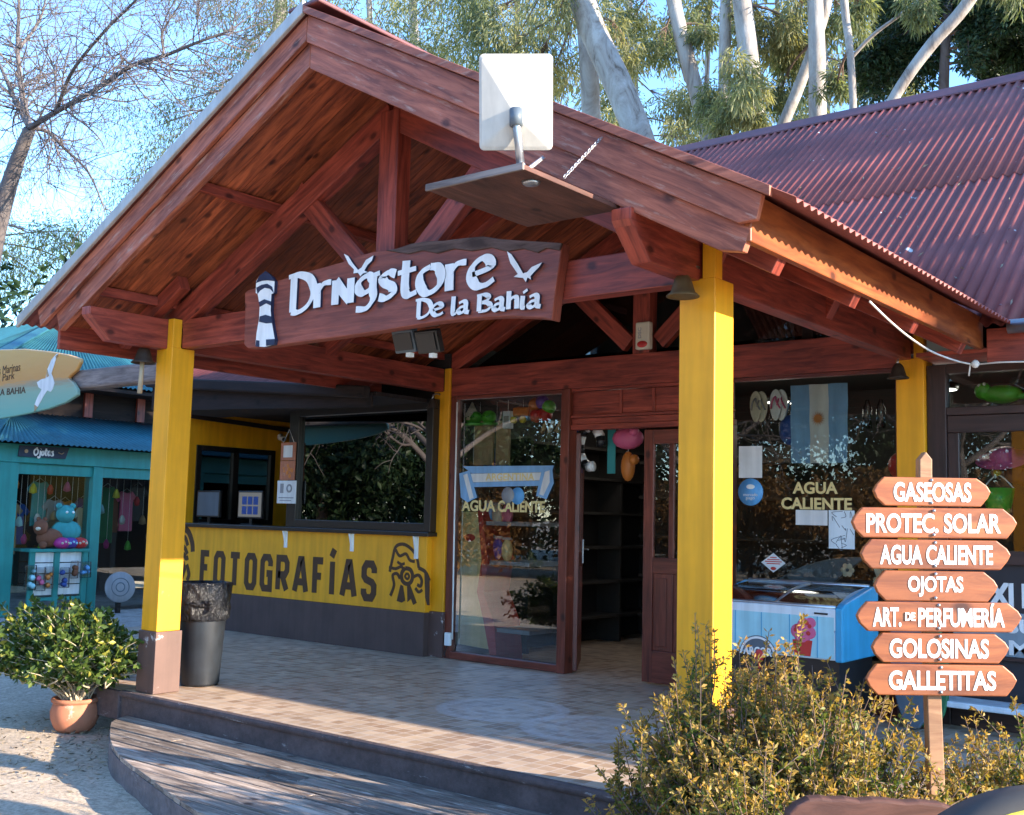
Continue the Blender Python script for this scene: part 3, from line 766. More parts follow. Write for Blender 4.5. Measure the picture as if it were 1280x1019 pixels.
for a, c in (((3.63, 1.25), (3.71, 2.30)), ((4.87, 1.25), (4.95, 2.30)), ((4.23, 1.25), (4.32, 2.30)), ((3.71, 1.25), (4.87, 1.32)), ((3.71, 2.23), (4.87, 2.30))):
    b.box((X0+.001*a[0], a[0], a[1]), (KX0+.015, c[0], c[1]))
wf = kp(b, 'side_window', 'black_frame', .004)
MB().box((KX0-.04, 3.7, 1.3), (KX0-.036, 4.88, 2.24)).build('pane', 'dark_glass', wf)
kp(MB().box((-3.8, KY+.09, 2.665), (.2, KY+.13, 3.14)), 'infill_board', 'dark_wood')
kp(MB().beam((KX0+.03, 3.5, 2.67), (KX0+.03, 5.4, 2.60), .03, .06), 'conduit', 'dark_wood')
# glass panel to the right of the serving hatch
b = MB(); xa, xb = -2.16, .085
b.box((xa-.03, KY-.02, 1.271), (xa+.13, KY+.08, 2.62)); b.box((xb-.09, KY-.02, 1.271), (xb, KY+.08, 2.66)); b.box((xa+.13, KY-.018, 1.271), (xb-.09, KY+.078, 1.36)); b.box((xa+.13, KY-.018, 2.55), (xb-.09, KY+.078, 2.66))
pf = kp(b, 'glass_panel', 'black_frame', .005)
MB().box((xa+.13, KY+.03, 1.36), (xb-.09, KY+.036, 2.55)).build('pane', 'dark_glass', pf)
# brackets under the counter
for u, v0, v1 in ((-2.20, 1.225, 1.03), (-1.09, 1.225, 1.03), (-.12, 1.225, .99)):
    b = MB(); b.prism([(u, KY-.004, v0-.001), (u, KY-.055, v0-.001), (u, KY-.004, v1)], (.02, 0, 0)); b.box((u-.02, KY-.006, v1), (u+.04, KY-.001, v0-.002)); kp(b, 'bracket', 'white', .002)
# roof, gutter and soffit
def kr(s_):
    x = -3.75+s_; z = 2.915-.082*(x+2.87); return ((x, 5.2, z+1.45), (x, 2.42, z))
corrugated('kiosk_roof', 'roof_red', (0, 0, 0), XV, kr, 3.7, .088, .0135, (0, -.45, .89), K, 2)
kp(MB().beam((-3.8, 2.40, 2.957), (-.02, 2.40, 2.645), .10, .12), 'gutter', 'dark_wood', .02)
b = MB(); b.prism([(-3.8, 2.46, 2.95), (-.02, 2.46, 2.64), (-.02, 2.46, 2.50), (-3.8, 2.46, 2.62)], (0, .03, 0)); kp(b, 'fascia', 'dark_wood', .004)
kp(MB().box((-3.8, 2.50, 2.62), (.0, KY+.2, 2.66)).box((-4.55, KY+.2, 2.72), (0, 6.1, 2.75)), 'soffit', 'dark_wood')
# painted lettering: condensed block letters laid out by hand
def block(ch):
    O = [(.22, 0), (.78, 0), (1, .14), (1, .86), (.78, 1), (.22, 1), (0, .86), (0, .14)]
    return {'F': [([(0, 0), (0, 1), (1, 1)], 0), ([(0, .52), (.8, .52)], 0)], 'O': [(O, 1)], 'T': [([(0, 1), (1, 1)], 0), ([(.5, 1), (.5, 0)], 0)],
            'G': [([(1, .72), (1, .86), (.78, 1), (.22, 1), (0, .86), (0, .14), (.22, 0), (1, 0), (1, .48), (.55, .48)], 0)],
            'R': [([(0, 0), (0, 1), (.78, 1), (1, .86), (1, .62), (.78, .48), (0, .48)], 0), ([(.45, .48), (1, 0)], 0)],
            'A': [([(0, 0), (.42, 1), (.58, 1), (1, 0)], 0), ([(.2, .3), (.8, .3)], 0)],
            'Í': [([(.5, 0), (.5, 1)], 0), ([(.35, 1.14), (.75, 1.38)], 0)],
            'S': [([(1, .74), (1, .86), (.78, 1), (.22, 1), (0, .86), (0, .64), (.2, .54), (.8, .46), (1, .36), (1, .14), (.78, 0), (.22, 0), (0, .14), (0, .26)], 0)]}[ch]
b = MB(); x = -3.80; k = 0
WID = {'F': .21, 'O': .23, 'T': .25, 'G': .225, 'R': .235, 'A': .275, 'Í': .12, 'S': .235}
tot = sum(WID[c] for c in 'FOTOGRAFÍAS'); gap = (3.12-tot)/10
for c in 'FOTOGRAFÍAS':
    w = WID[c]; h = .44; zb = .505
    for q, (pts, cl) in enumerate(block(c)):
        hw = .040; P = [(x+hw+p[0]*(w-2*hw) if c != 'Í' else x+(p[0])*w*.9, zb+hw+p[1]*(h-2*hw)) for p in pts]
        strip(b, P, hw, (0, KY, 0), XV, ZV, .003, .0006*q, closed=bool(cl))
    x += w+gap
b.build('lettering', 'mural_brown', fw)
# painted photographer beside the lettering: flat brush shapes
def mural(name, shapes, x0, z0, sx, sz, flip=False):
    b = MB()
    for i, (kind, pts, wd) in enumerate(shapes):
        P = [((x0-(p[0]-.5)*sx+.5*sx*0 if flip else x0+p[0]*sx), z0+p[1]*sz) for p in pts]
        if kind == 'f': b.prism([(p[0], KY-.0022-.0004*i, p[1]) for p in P], (0, .0022+.0004*i+.001, 0))
        else: strip(b, [q for q in spline([(p[0], p[1]) for p in P], 5)], wd*sx*1.5, (0, KY, 0), XV, ZV, .002, .0005*i)
    return b.build(name, 'mural_brown', fw)
ph = [('s', [(.02, .52), (.08, .75), (.15, .95), (.33, 1.0), (.52, .93), (.66, .80), (.72, .62)], .020), ('s', [(.15, .9), (.25, .8), (.4, .84), (.5, .74), (.62, .72)], .018), ('s', [(.0, .6), (.16, .58), (.3, .62), (.36, .56)], .018),
      ('s', [(.2, .70), (.3, .66), (.38, .68)], .016), ('s', [(.4, .60), (.52, .58), (.58, .48), (.54, .37), (.43, .34), (.33, .40), (.32, .52), (.4, .60)], .024), ('s', [(.45, .52), (.5, .47), (.46, .42), (.40, .46), (.44, .52)], .014),
      ('f', [(.22, .04), (.30, .32), (.36, .30), (.42, .06), (.34, .02)], 0), ('f', [(.46, .30), (.52, .34), (.70, .04), (.62, .0), (.56, .10), (.48, .04)], 0), ('s', [(.06, .12), (.14, .30), (.10, .46), (.20, .50), (.28, .42)], .018),
      ('s', [(.6, .46), (.72, .50), (.80, .42), (.78, .32), (.70, .34)], .018), ('s', [(.72, .62), (.88, .56), (.98, .42)], .020), ('f', [(.86, .56), (.98, .46), (1.0, .02), (.95, .02), (.90, .14), (.88, .36)], 0), ('s', [(.66, .28), (.74, .22), (.82, .26)], .016)]
mural('painted_photographer', ph, -.50, .515, .60, .62)
ph2 = [('s', [(.4, 1.0), (.62, .92), (.78, .72), (.82, .55)], .05), ('s', [(.35, .85), (.52, .8), (.62, .66)], .035), ('s', [(.3, .66), (.5, .62), (.62, .5)], .035), ('s', [(.28, .52), (.46, .50), (.58, .42), (.66, .44)], .035), ('f', [(.34, .34), (.52, .36), (.60, .2), (.5, .02), (.36, .06), (.28, .2)], 0), ('s', [(.62, .3), (.72, .12), (.66, .0)], .035)]
mural('painted_figure', ph2, -4.42, .55, .55, .66)

# ---- on and about the counter
for (x, w, z1, lab, on_) in ((-4.05, .48, 1.69, 'grey monitor facing out over the counter, left of the two', 0), (-3.2, .48, 1.69, 'monitor showing a grid of six photographs on the kiosk counter', 1)):
    mo = thing('monitor', lab, 'monitor', (x, 3.55, 1.27))
    MB().box((x-w/2, 3.53, 1.35), (x+w/2, 3.57, z1)).build('case', 'black', mo, .006)
    b = MB(); b.box((x-w/2+.02, 3.5285, 1.37), (x+w/2-.02, 3.5295, z1-.02)); b.build('screen', 'screen_glow' if on_ else 'grey_board', mo)
    if on_:
        b = MB()
        for i in range(3):
            for j in range(2): b.box((x-.15+i*.11, 3.526, 1.40+j*.12), (x-.06+i*.11, 3.5275, 1.50+j*.12))
        b.build('picture_grid', 'deep_blue', mo)
    b = MB(); b.beam((x, 3.56, 1.271), (x, 3.56, 1.36), .05, .03, (0, 1, 0)); b.box((x-.11, 3.48, 1.2705), (x+.11, 3.64, 1.283)); b.build('stand', 'black', mo, .003)
ca = thing('hanging_cards', 'three small cards hung one below another on a cord at the kiosk hatch', 'cards', (-2.17, 3.24, 2.3))
for z0, z1, mt in ((2.04, 2.25, 'terracotta'), (1.81, 2.035, 'terracotta'), (1.54, 1.805, 'paper')):
    w = .13 if mt != 'paper' else .165
    c = MB().box((-2.17-w, 3.236, z0), (-2.17+w, 3.248, z1)).build('card', mt, ca, .002)
    if z1 > 2.2: MB().box((-2.25, 3.2325, 2.075), (-2.09, 3.2355, 2.215)).build('picture', 'paper', c)
    elif mt != 'paper': 
        b = MB(); 
        for k in range(7): b.ball((-2.17+rng.uniform(-.08, .08), 3.2355, 1.92+rng.uniform(-.07, .07)), rng.uniform(.015, .03), 8, 0, (1, .08, 1))
        b.build('picture', 'orange', c)
    else:
        b = MB(); b.box((-2.28, 3.2325, 1.66), (-2.22, 3.2355, 1.77)); b.box((-2.30, 3.2325, 1.60), (-2.04, 3.2355, 1.612)); b.box((-2.28, 3.2325, 1.57), (-2.08, 3.2355, 1.58)); b.lathe([(.028, 0), (.05, .0), (.05, .003), (.028, .003)], (-2.12, 3.232, 1.715), 16, 0, (0, 1, 0)); b.build('print', 'grey_disc', c)
MB().tube([(-2.27, 3.242, 2.25), (-2.17, 3.242, 2.40), (-2.08, 3.242, 2.25)], .003, 5).build('cord', 'white', ca)
cm = thing('security_camera', 'small white security camera on the yellow side wall of the kiosk', 'camera', (KX0+.01, 4.98, 2.5))
b = MB(); b.lathe([(0, 0), (.05, 0), (.05, .03), (.02, .05)], (KX0+.005, 5.02, 2.50), 14, 0, (1, 0, 0)); b.build('mount', 'white', cm)
MB().tube([(KX0+.05, 5.02, 2.49), (KX0+.16, 4.96, 2.46)], [.035, .038], 12).build('housing', 'white', cm)
MB().tube([(KX0+.158, 4.961, 2.46), (KX0+.165, 4.957, 2.459)], .024, 12).build('lens', 'black', cm)

# ================================================================== NAME SIGN ON THE TIE BEAM
sg = thing('name_sign', 'rustic board sign with raised white letters Drugstore De la Bahía on the porch beam', 'sign', (2.6, .05, 2.9))
SY = -.005
def z5(a, c): return (280+a/2.783, 280+c/2.783)
top_ = [(72, 240), (82, 231), (180, 199), (300, 163), (415, 131), (470, 110), (520, 96), (560, 92), (600, 85), (650, 68), (700, 60), (760, 58), (830, 49), (900, 43), (960, 52), (1040, 58), (1100, 61), (1175, 66)]
bot_ = [(1172, 100), (1160, 180), (1150, 250), (1140, 335), (1110, 328), (1000, 322), (930, 324), (860, 329), (780, 336), (700, 347), (620, 360), (540, 373), (460, 385), (380, 396), (290, 408), (200, 420), (140, 428), (82, 432), (69, 420), (72, 330)]
b = MB(); b.prism([PY(SY, *z5(*p)) for p in top_+bot_], (0, .088, 0)); bd = b.build('board', 'sign_wood', sg, .008)
bp_ = [(560, 92), (600, 85), (650, 68), (700, 60), (760, 58), (830, 49), (900, 43), (960, 52), (1040, 58), (1100, 61), (1174, 66), (1166, 92), (1120, 84), (1090, 100), (1040, 86), (980, 96), (930, 82), (860, 94), (800, 86), (740, 102), (690, 92), (640, 104), (600, 98)]
b = MB(); b.prism([PY(SY-.012, *z5(*p)) for p in bp_], (0, .022, 0)); b.build('bark_edge', 'bark_edge', bd, .006)
LET = {'D': (1.0, [[(.16, 1.48), (.16, -.08)], [(-.06, 1.46), (.35, 1.50), (.80, 1.26), (.98, .72), (.78, .16), (.42, -.10), (.10, -.06)]]),
       'r': (.74, [[(.12, 1.0), (.14, -.02)], [(.16, .62), (.36, .95), (.66, .98)]]),
       'u': (.86, [[(.10, 1.02), (.10, .0)], [(.10, .98), (.36, .55), (.66, .12)], [(.68, 1.02), (.68, .0)]]),
       'g': (.84, [[(.60, .86), (.40, 1.02), (.14, .84), (.10, .52), (.30, .34), (.54, .48), (.62, .80)], [(.64, 1.02), (.62, .50), (.64, .06), (.42, -.30), (.04, -.30)], [(.60, .98), (.86, 1.06)]]),
       's': (.66, [[(.58, .92), (.34, 1.02), (.12, .86), (.22, .62), (.46, .42), (.50, .16), (.28, .0), (.02, .08)]]),
       't': (.68, [[(.28, 1.38), (.26, .30), (.40, .02), (.66, .10)], [(.0, .92), (.62, 1.02)]]),
       'o': (.90, [[(.42, 1.0), (.14, .82), (.08, .42), (.24, .06), (.46, .0), (.70, .20), (.78, .58), (.66, .92), (.42, 1.0)]]),
       'e': (.84, [[(.12, .46), (.46, .56), (.68, .68), (.60, .94), (.38, 1.02), (.14, .78), (.08, .38), (.26, .04), (.54, .02), (.78, .20)]]),
       'l': (.42, [[(.16, 1.5), (.16, .12), (.36, .02)]]), 'a': (.80, [[(.10, .86), (.34, 1.0), (.52, .82), (.54, .18), (.74, .02)], [(.52, .56), (.22, .50), (.08, .24), (.24, .02), (.52, .20)]]),
       'B': (.94, [[(.14, 1.40), (.14, .02)], [(-.04, 1.36), (.40, 1.42), (.66, 1.2), (.56, .90), (.18, .76)], [(.18, .76), (.60, .70), (.80, .40), (.58, .06), (.08, .02)]]),
       'h': (.80, [[(.14, 1.5), (.14, .0)], [(.16, .62), (.38, .96), (.60, .82), (.62, .0)]]), 'í': (.42, [[(.16, 1.0), (.14, .16), (.30, .02)], [(.14, 1.26), (.38, 1.5)]]), ' ': (.42, [])}
def script_line(s, A, B, xh, name, nib, squash=1.0):
    A = np.array(A, float); B = np.array(B, float); rt = B-A; Lw = np.linalg.norm(rt); rt /= Lw; upv = np.cross(-YV, rt); upv /= np.linalg.norm(upv)
    adv = sum(LET[c][0] for c in s)-.12; sx = Lw/adv; x = 0; b = MB(); ang = R_(28); q = 0
    for c in s:
        a, strokes = LET[c]
        for st_ in strokes:
            P = spline([((x+p[0])*sx, p[1]*xh) for p in st_], 6)
            def half(nn):
                nv = np.array([math.cos(ang), math.sin(ang)])*nib; v = nv if nv@nn > 0 else -nv
                k = v@nn; return nn*max(k, nib*.40)
            strip(b, P, half, A+(-YV)*.001, rt, upv, .018, .0007*(q % 7), 0, 1); q += 1
        x += a
    return b.build(name, ['white', 'navy'], sg)
script_line('Drugstore', PY(SY, *z5(232, 304)), PY(SY, *z5(938, 213)), .170, 'lettering', .042)
script_line('De la Bahía', PY(SY, *z5(674, 325)), PY(SY, *z5(1104, 290)), .074, 'lettering', .021)
def flat(name, pts, mat, parent, y=SY, th=.022, side='navy'):
    b = MB(); b.prism([PY(y-th, *z5(*p)) for p in pts], (0, th-.001, 0), 0, 1); return b.build(name, [mat, side], parent)
flat('gull', [(417, 104), (432, 112), (450, 140), (466, 160), (478, 152), (494, 125), (520, 110), (514, 128), (500, 142), (488, 162), (500, 168), (484, 172), (474, 182), (466, 170), (450, 172), (452, 158), (434, 140)], 'white', sg)
flat('gull', [(984, 95), (1000, 106), (1022, 140), (1040, 172), (1054, 168), (1070, 150), (1106, 134), (1096, 150), (1078, 168), (1066, 182), (1068, 194), (1056, 186), (1050, 202), (1040, 188), (1008, 184), (1022, 174), (996, 136)], 'white', sg)
lh = flat('lighthouse', [(144, 166), (165, 182), (176, 200), (174, 240), (165, 244), (162, 300), (166, 340), (177, 405), (174, 420), (140, 428), (109, 426), (113, 380), (122, 330), (124, 285), (117, 244), (110, 240), (112, 200), (122, 182)], 'white', sg, th=.03)
for ban in ([(144, 164), (166, 181), (177, 199), (150, 196), (130, 198), (111, 205), (122, 181)], [(112, 222), (130, 212), (150, 208), (166, 218), (172, 240), (160, 226), (140, 222), (124, 232), (116, 243)],
            [(121, 272), (140, 262), (164, 270), (163, 284), (146, 276), (124, 288)], [(124, 322), (144, 316), (164, 322), (168, 344), (146, 346), (121, 340)], [(112, 404), (122, 406), (122, 428), (109, 426)], [(146, 402), (177, 400), (175, 420), (146, 424)]):
    b = MB(); b.prism([PY(SY-.034, *z5(*p)) for p in ban], (0, .004, 0)); b.build('dark_band', 'navy', lh)
# ================================================================== TWIN FLOODLIGHT, BELLS, SENSOR
fl = thing('floodlight', 'twin head black floodlight under the porch roof behind the name sign', 'floodlight', (2.6, .32, 2.65))
for k, (x, ry) in enumerate(((2.50, .16), (2.72, -.16))):
    b = MB(); b.beam((x-.10, .34, 2.66-.02*k), (x+.10, .34, 2.66-.02*k), .06, .16, (0, -.35, 1)); h = b.build('lamp_head', 'grey_board' if k == 0 else 'black', fl, .008)
    MB().beam((x-.085, .305, 2.648-.02*k), (x+.085, .305, 2.648-.02*k), .006, .12, (0, -.35, 1)).build('lamp_glass', 'black', h)
    MB().box((x+.01, .33, 2.545-.02*k), (x+.05, .37, 2.575-.02*k)).build('hinge', 'white', h)
MB().box((2.46, .202, 2.75), (2.78, .38, 2.772)).build('bracket', 'black', fl)
def bell(name, lab, c, r, mat, hook):
    t = thing(name, lab, 'bell', c, 'bells hung on the porch posts')
    MB().lathe([(.0, .0), (.22*r, .0), (.34*r, -.12*r), (.50*r, -.35*r), (.62*r, -.75*r), (.74*r, -1.15*r), (1.0*r, -1.38*r), (.98*r, -1.44*r), (.86*r, -1.38*r), (.6*r, -1.1*r), (.3*r, -.4*r)], c, 24, 0).build('bell_body', mat, t)
    MB().tube([(c[0], c[1]-.012, c[2]-.01), (c[0], c[1], c[2]+.035), (c[0]+hook[0]*.5, c[1]+hook[1]*.5, c[2]+.055), (c[0]+hook[0], c[1]+hook[1], c[2]+.05)], .009, 8).build('hook', 'steel', t)
    return t
bell('bell', 'weathered brass bell on the tall front post nearest the camera', (4.965, -.125, 2.755), .088, 'bronze', (.03, .12))
t = bell('bell', 'grey bell with a pale wooden clapper stick on the front post by the bin', (-.005, -.115, 2.755), .098, 'dark_bronze', (.06, .06))
MB().tube([(-.01, -.12, 2.66), (-.015, -.125, 2.37)], [.017, .020], 10).build('clapper_stick', 'twig_pale', t)
bell('bell', 'dark bell on the rear post between the kiosk glass and the shop window', (.085, D-.11, 2.66), .072, 'dark_bronze', (.0, .1))
bell('bell', 'dark bell on the rear post behind the arrow signpost', (4.93, D-.11, 2.70), .082, 'dark_bronze', (.0, .1))
am = thing('alarm_sensor', 'cream motion sensor with a red lens on the centre post above the shop doors', 'sensor', (2.59, D, 3.12))
MB().box((2.51, D-.045, 3.0), (2.66, D+.02, 3.25)).build('case', 'cream', am, .012)
b = MB(); b.ball((2.585, D-.045, 3.045), .05, 14, 0, (1.1, .35, .62)); b.build('lens', 'red', am)
b = MB(); add_text(b, 'DSC', (2.575, D-.0455, 3.10), ZV, -XV, .10, .035, .002, .02); b.build('print', 'grey_disc', am)
# ================================================================== DISH ON ITS SHELF
sh = thing('dish_shelf', 'brown wooden shelf hung on chains from the gable, under the white antenna', 'shelf', (4.6, -1.0, 2.99))
b = MB(); b.box((4.30, -1.40, 2.992), (4.885, YG+.082, 3.016)); b.build('board', 'plank_brown', sh, .003)
b = MB(); b.box((4.298, -1.416, 2.988), (4.888, -1.402, 3.022)); b.build('front_edge', 'grey_log', sh, .003)
def chain(p, q, n):
    p = np.array(p, float); q = np.array(q, float); b = MB(); d = (q-p)/n; dn = d/np.linalg.norm(d); L = np.linalg.norm(d)
    a = np.cross(dn, [0, .3, 1.0]); a /= np.linalg.norm(a); c = np.cross(dn, a)
    for i in range(n):
        m_ = p+d*(i+.5); s1 = a if i % 2 else c
        b.tube([m_+dn*L*.68*math.cos(t)+s1*L*.36*math.sin(t) for t in [2*math.pi*k/10 for k in range(11)]], L*.10, 5, caps=False)
    return b
chain(PX(4.878, 705, 225)+ZV*.012, PY(YG-.012, 752, 172), 22).build('chain', 'chain', sh)
chain((4.862, -1.33, 3.022), PY(YG-.012, 679, 197), 26).build('chain', 'chain', sh)
chain((4.33, -1.37, 3.03), (4.62, -1.36, 3.022), 16).build('chain', 'chain', sh)
b = MB(); b.lathe([(0, 0), (.045, 0), (.035, -.014), (0, -.018)], (4.80, -1.24, 2.991), 16); b.build('bolt_head', 'steel', sh)
ds = thing('dish_antenna', 'flat white rounded antenna panel on a short grey pole over the porch gable', 'antenna', (4.82, -1.33, 3.016))
pc = np.array([4.815, -1.335, 3.016]); dist = (pc-CAM)@_F
c0 = PD(dist+.02, 645, 128)
rv = RH*math.cos(R_(1.5))+ZV*math.sin(R_(1.5)); nb = np.array([.66*0-FH[0], -FH[1], -.22]); nb = nb-rv*(nb@rv); nb /= np.linalg.norm(nb); uv_ = np.cross(nb, rv); uv_ = uv_ if uv_[2] > 0 else -uv_
wp, hp, rr = .372*dist/5.52, .475*dist/5.52, .022
out = []
for sx, sy, a0 in ((1, 1, 0), (-1, 1, 90), (-1, -1, 180), (1, -1, 270)):
    for k in range(6):
        a = R_(a0+k*18); out.append((sx*(wp/2-rr)+rr*math.cos(a), sy*(hp/2-rr)+rr*math.sin(a)))
V = []; F = []; n = len(out)
lay = [(1, -.016), (1, .004), (.93, .012), (.12, .050)]
for k, z in lay: V += [c0+rv*x*k+uv_*((y+.17*hp)*k-.17*hp if k < .5 else y*k)+nb*z for x, y in out]
for i in range(len(lay)-1):
    for j in range(n): F.append((i*n+j, i*n+(j+1) % n, (i+1)*n+(j+1) % n, (i+1)*n+j))
F.append(tuple(range((len(lay)-1)*n, len(lay)*n))); F.append(tuple(reversed(range(n))))
MB().add(V, F, None, False).build('panel', 'dish_white', ds)
hub = c0-uv_*.17*hp+nb*.045
MB().tube([pc, pc+(hub-pc)*.55, hub+nb*.012-uv_*.02, hub-nb*.01+uv_*.03], [.019, .019, .019, .016], 14).build('pole', 'steel', ds)
MB().tube([hub+nb*.02-uv_*.04, hub+nb*.0+uv_*.035], [.030, .030], 14).build('socket', 'grey_board', ds)
MB().lathe([(0, 0), (.05, 0), (.05, .008), (.022, .012), (.021, .03)], pc, 16).build('foot', 'steel', ds)
# loose cable on the right of the porch
cb = [PX(5.625, 1087, 377), PX(5.61, 1113, 402), PX(5.60, 1140, 424), PX(5.59, 1172, 443), PY(2.93, 1213, 455), PY(2.92, 1250, 453), PY(2.9, 1300, 452)]
cbl = MB().tube(spline(cb, 8), .0065, 6); cbl.ball(PY(2.93, 1219, 455), .03, 10); cbl.tube([PY(2.93, 1213, 455), PY(2.93, 1211, 470)], .006, 6)
tag(cbl.build('cable', 'cable_white'), 'loose white cable sagging under the right-hand eave', 'cable')
# ================================================================== BIN
bn_ = thing('rubbish_bin', 'tall dark grey round bin lined with a black plastic bag beside the front post', 'bin', (.16, .62, 0))
bc = (.03, .56, .004)
MB().lathe([(0, 0), (.150, 0), (.158, .02), (.195, .62), (.203, .80), (.207, .80), (.207, .83)], bc, 36, wob=lambda t, i: 1+.008*math.sin(22*t)).build('bucket', 'bin_grey', bn_)
def bagw(t, i): return 1+.028*math.sin(7*t+i*1.1)*(1 if 0 < i < 8 else .4)+.022*math.sin(19*t-i*2.3)+.012*math.sin(31*t+i*3.1)+(.05*max(0, math.cos(t+.35))**10 if i in (2, 3, 4) else 0)
MB().lathe([(.200, .53), (.212, .55), (.217, .59), (.219, .63), (.217, .68), (.222, .73), (.222, .78), (.226, .825), (.224, .84), (.19, .842), (.17, .70), (.15, .3)], bc, 110, wob=bagw).build('bag', 'bin_bag', bn_)
kn = np.array(bc)+np.array([.21, -.09, .66]); b = MB()
b.ball(kn, .03, 10, 0, (1, 1, .8)); b.tube([kn, kn+np.array([.03, -.02, .03]), kn+np.array([.05, -.03, .02])], [.014, .022, .006], 7); b.tube([kn, kn+np.array([.03, -.01, -.03]), kn+np.array([.035, -.02, -.05])], [.012, .02, .005], 7)
for k in range(10):
    a = -.37+rng.uniform(-1.7, -.1); p = np.array(bc)+np.array([.222*math.cos(a), .222*math.sin(a), rng.uniform(.56, .78)])
    b.tube(spline([kn, (kn+p)/2*1.0+np.array([math.cos(a), math.sin(a), 0])*.03, p], 4), [.012]*4+[.008]*4+[.002], 6)
b.build('knot', 'bin_bag', bn_)
# ================================================================== POT AND ITS BUSH
pp = np.array([-.57, -.19, GZ+.005]); pot = thing('plant_pot', 'round terracotta pot holding the broad-leaved bush by the porch corner', 'pot', pp)
MB().lathe([(0, 0), (.125, 0), (.155, .03), (.185, .10), (.190, .16), (.172, .215), (.165, .225), (.182, .232), (.190, .25), (.182, .265), (.160, .262), (.15, .22), (0, .215)], pp, 36).build('pot_body', 'terracotta', pot)
MB().lathe([(0, .226), (.152, .222)], pp, 24).build('soil', 'bark_edge', pot)
def shrub(name, label, cat, base, stems, mat, leaf, ln, lw, per, group=None, parent=None, tipfn=None, twig='twig', jitter=.6, tw=.006):
    t = thing(name, label, cat, base, group); b = MB(); C = []; Dd = []; T = []
    for P in stems:
        P = spline(P, 5); m_ = len(P); b.tube(P, [tw*(1-.75*i/m_) for i in range(m_)], 5)
        for _ in range(per):
            f = .30+.70*rng.random()**.75; i = min(m_-2, int(f*(m_-1))); fr = f*(m_-1)-i; p = P[i]+(P[i+1]-P[i])*fr; d = P[i+1]-P[i]; d /= np.linalg.norm(d)
            side = np.array([rng.gauss(0, 1) for _ in range(3)]); side -= d*(side@d); side /= np.linalg.norm(side)+1e-9
            C.append(p+side*tw*.5); Dd.append(d*.55+side*.8); T.append(f)
    b.build('stems', twig, t); C = np.array(C); T = np.array(T)
    tv = tipfn(T) if tipfn else np.clip((T-.75)*3, 0, 1)
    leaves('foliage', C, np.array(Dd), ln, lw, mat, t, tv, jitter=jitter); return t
S_ = []
for k in range(150):
    a = rng.uniform(0, 2*math.pi); el = rng.uniform(.18, 1.25); R0 = .95*rng.uniform(.75, 1.05); dx = math.cos(a)*math.cos(el)*R0*1.12; dy = math.sin(a)*math.cos(el)*R0*.62; dz = .16+.74*math.sin(el)*rng.uniform(.7, 1.05)
    dx -= .26
    o = pp+np.array([rng.uniform(-.07, .07), rng.uniform(-.07, .07), .22]); e = o+np.array([dx, dy, dz-.02])
    S_.append([o, o+np.array([dx*.3, dy*.3, dz*.45]), o+np.array([dx*.7+rng.uniform(-.08, .08), dy*.7+rng.uniform(-.08, .08), dz*.8]), e])
    q = o+(e-o)*.6
    for _ in range(2): S_.append([q, q+np.array([rng.gauss(0, .08), rng.gauss(0, .08), .06]), q+np.array([rng.gauss(0, .17), rng.gauss(0, .15), rng.uniform(.0, .22)])])
S_ = [s_ for s_ in S_ if s_[-1][2] < .66 and s_[-1][0] < .10]
shrub('potted_bush', 'dense dark green broad-leaved bush with a few yellow leaves growing in the terracotta pot', 'bush', pp+np.array([0, 0, .22]), S_, 'pot_leaf', None, .062, .036, 34, twig='twig_pale', tipfn=lambda T: np.where(nrg.random(len(T)) < .10, nrg.uniform(.4, 1, len(T)), .10*T), tw=.008)
# ================================================================== FRONT SHRUBS
SH = [('olive and tan shrub at the step end, leftmost of the front shrubs', (5.30, -.62), .30, .86, 60), ('tall golden tipped shrub in front of the yellow post', (5.50, -.66), .34, 1.22, 80),
      ('bushy bronze leaved shrub in front of the ice cream freezer', (5.62, -.30), .42, 1.16, 85), ('dense green hearted shrub just left of the arrow signpost', (5.98, -.62), .36, 1.08, 80), ('low straggly shrub behind and right of the arrow signpost', (6.42, .22), .42, .86, 75), ('golden shrub low at the front by the brown plank', (5.98, -1.22), .33, .86, 65)]
for lab, (x, y), rad, h, ns in SH:
    S_ = []
    for k in range(ns):
        a = rng.uniform(0, 2*math.pi); rr = rad*math.sqrt(rng.random()); hh = h*1.2*rng.uniform(.62, 1.0)*(1-.35*(rr/rad)**2); o = np.array([x+rng.uniform(-.12, .12), y+rng.uniform(-.12, .12), GZ]); e = o+np.array([math.cos(a)*rr*1.25, math.sin(a)*rr*1.25, hh])
        mid = o+np.array([math.cos(a)*rr*.5, math.sin(a)*rr*.5, hh*.5]); S_.append([o, mid, e])
        for _ in range(3):
            f = rng.uniform(.35, .8); q = o+(e-o)*f; S_.append([q, q+np.array([rng.gauss(0, .04), rng.gauss(0, .04), .09]), q+np.array([rng.gauss(0, .10), rng.gauss(0, .10), rng.uniform(.16, .34)])])
    S_ = [s_ for s_ in S_]
    shrub('shrub', lab, 'shrub', np.array([x, y, GZ]), S_, 'shrub_leaf', None, .028, .0125, 48, 'shrubs along the front of the porch', tipfn=lambda T: np.clip((T-.66)*2.4+nrg.normal(0, .22, len(T)), 0, 1), jitter=.45, tw=.0045)
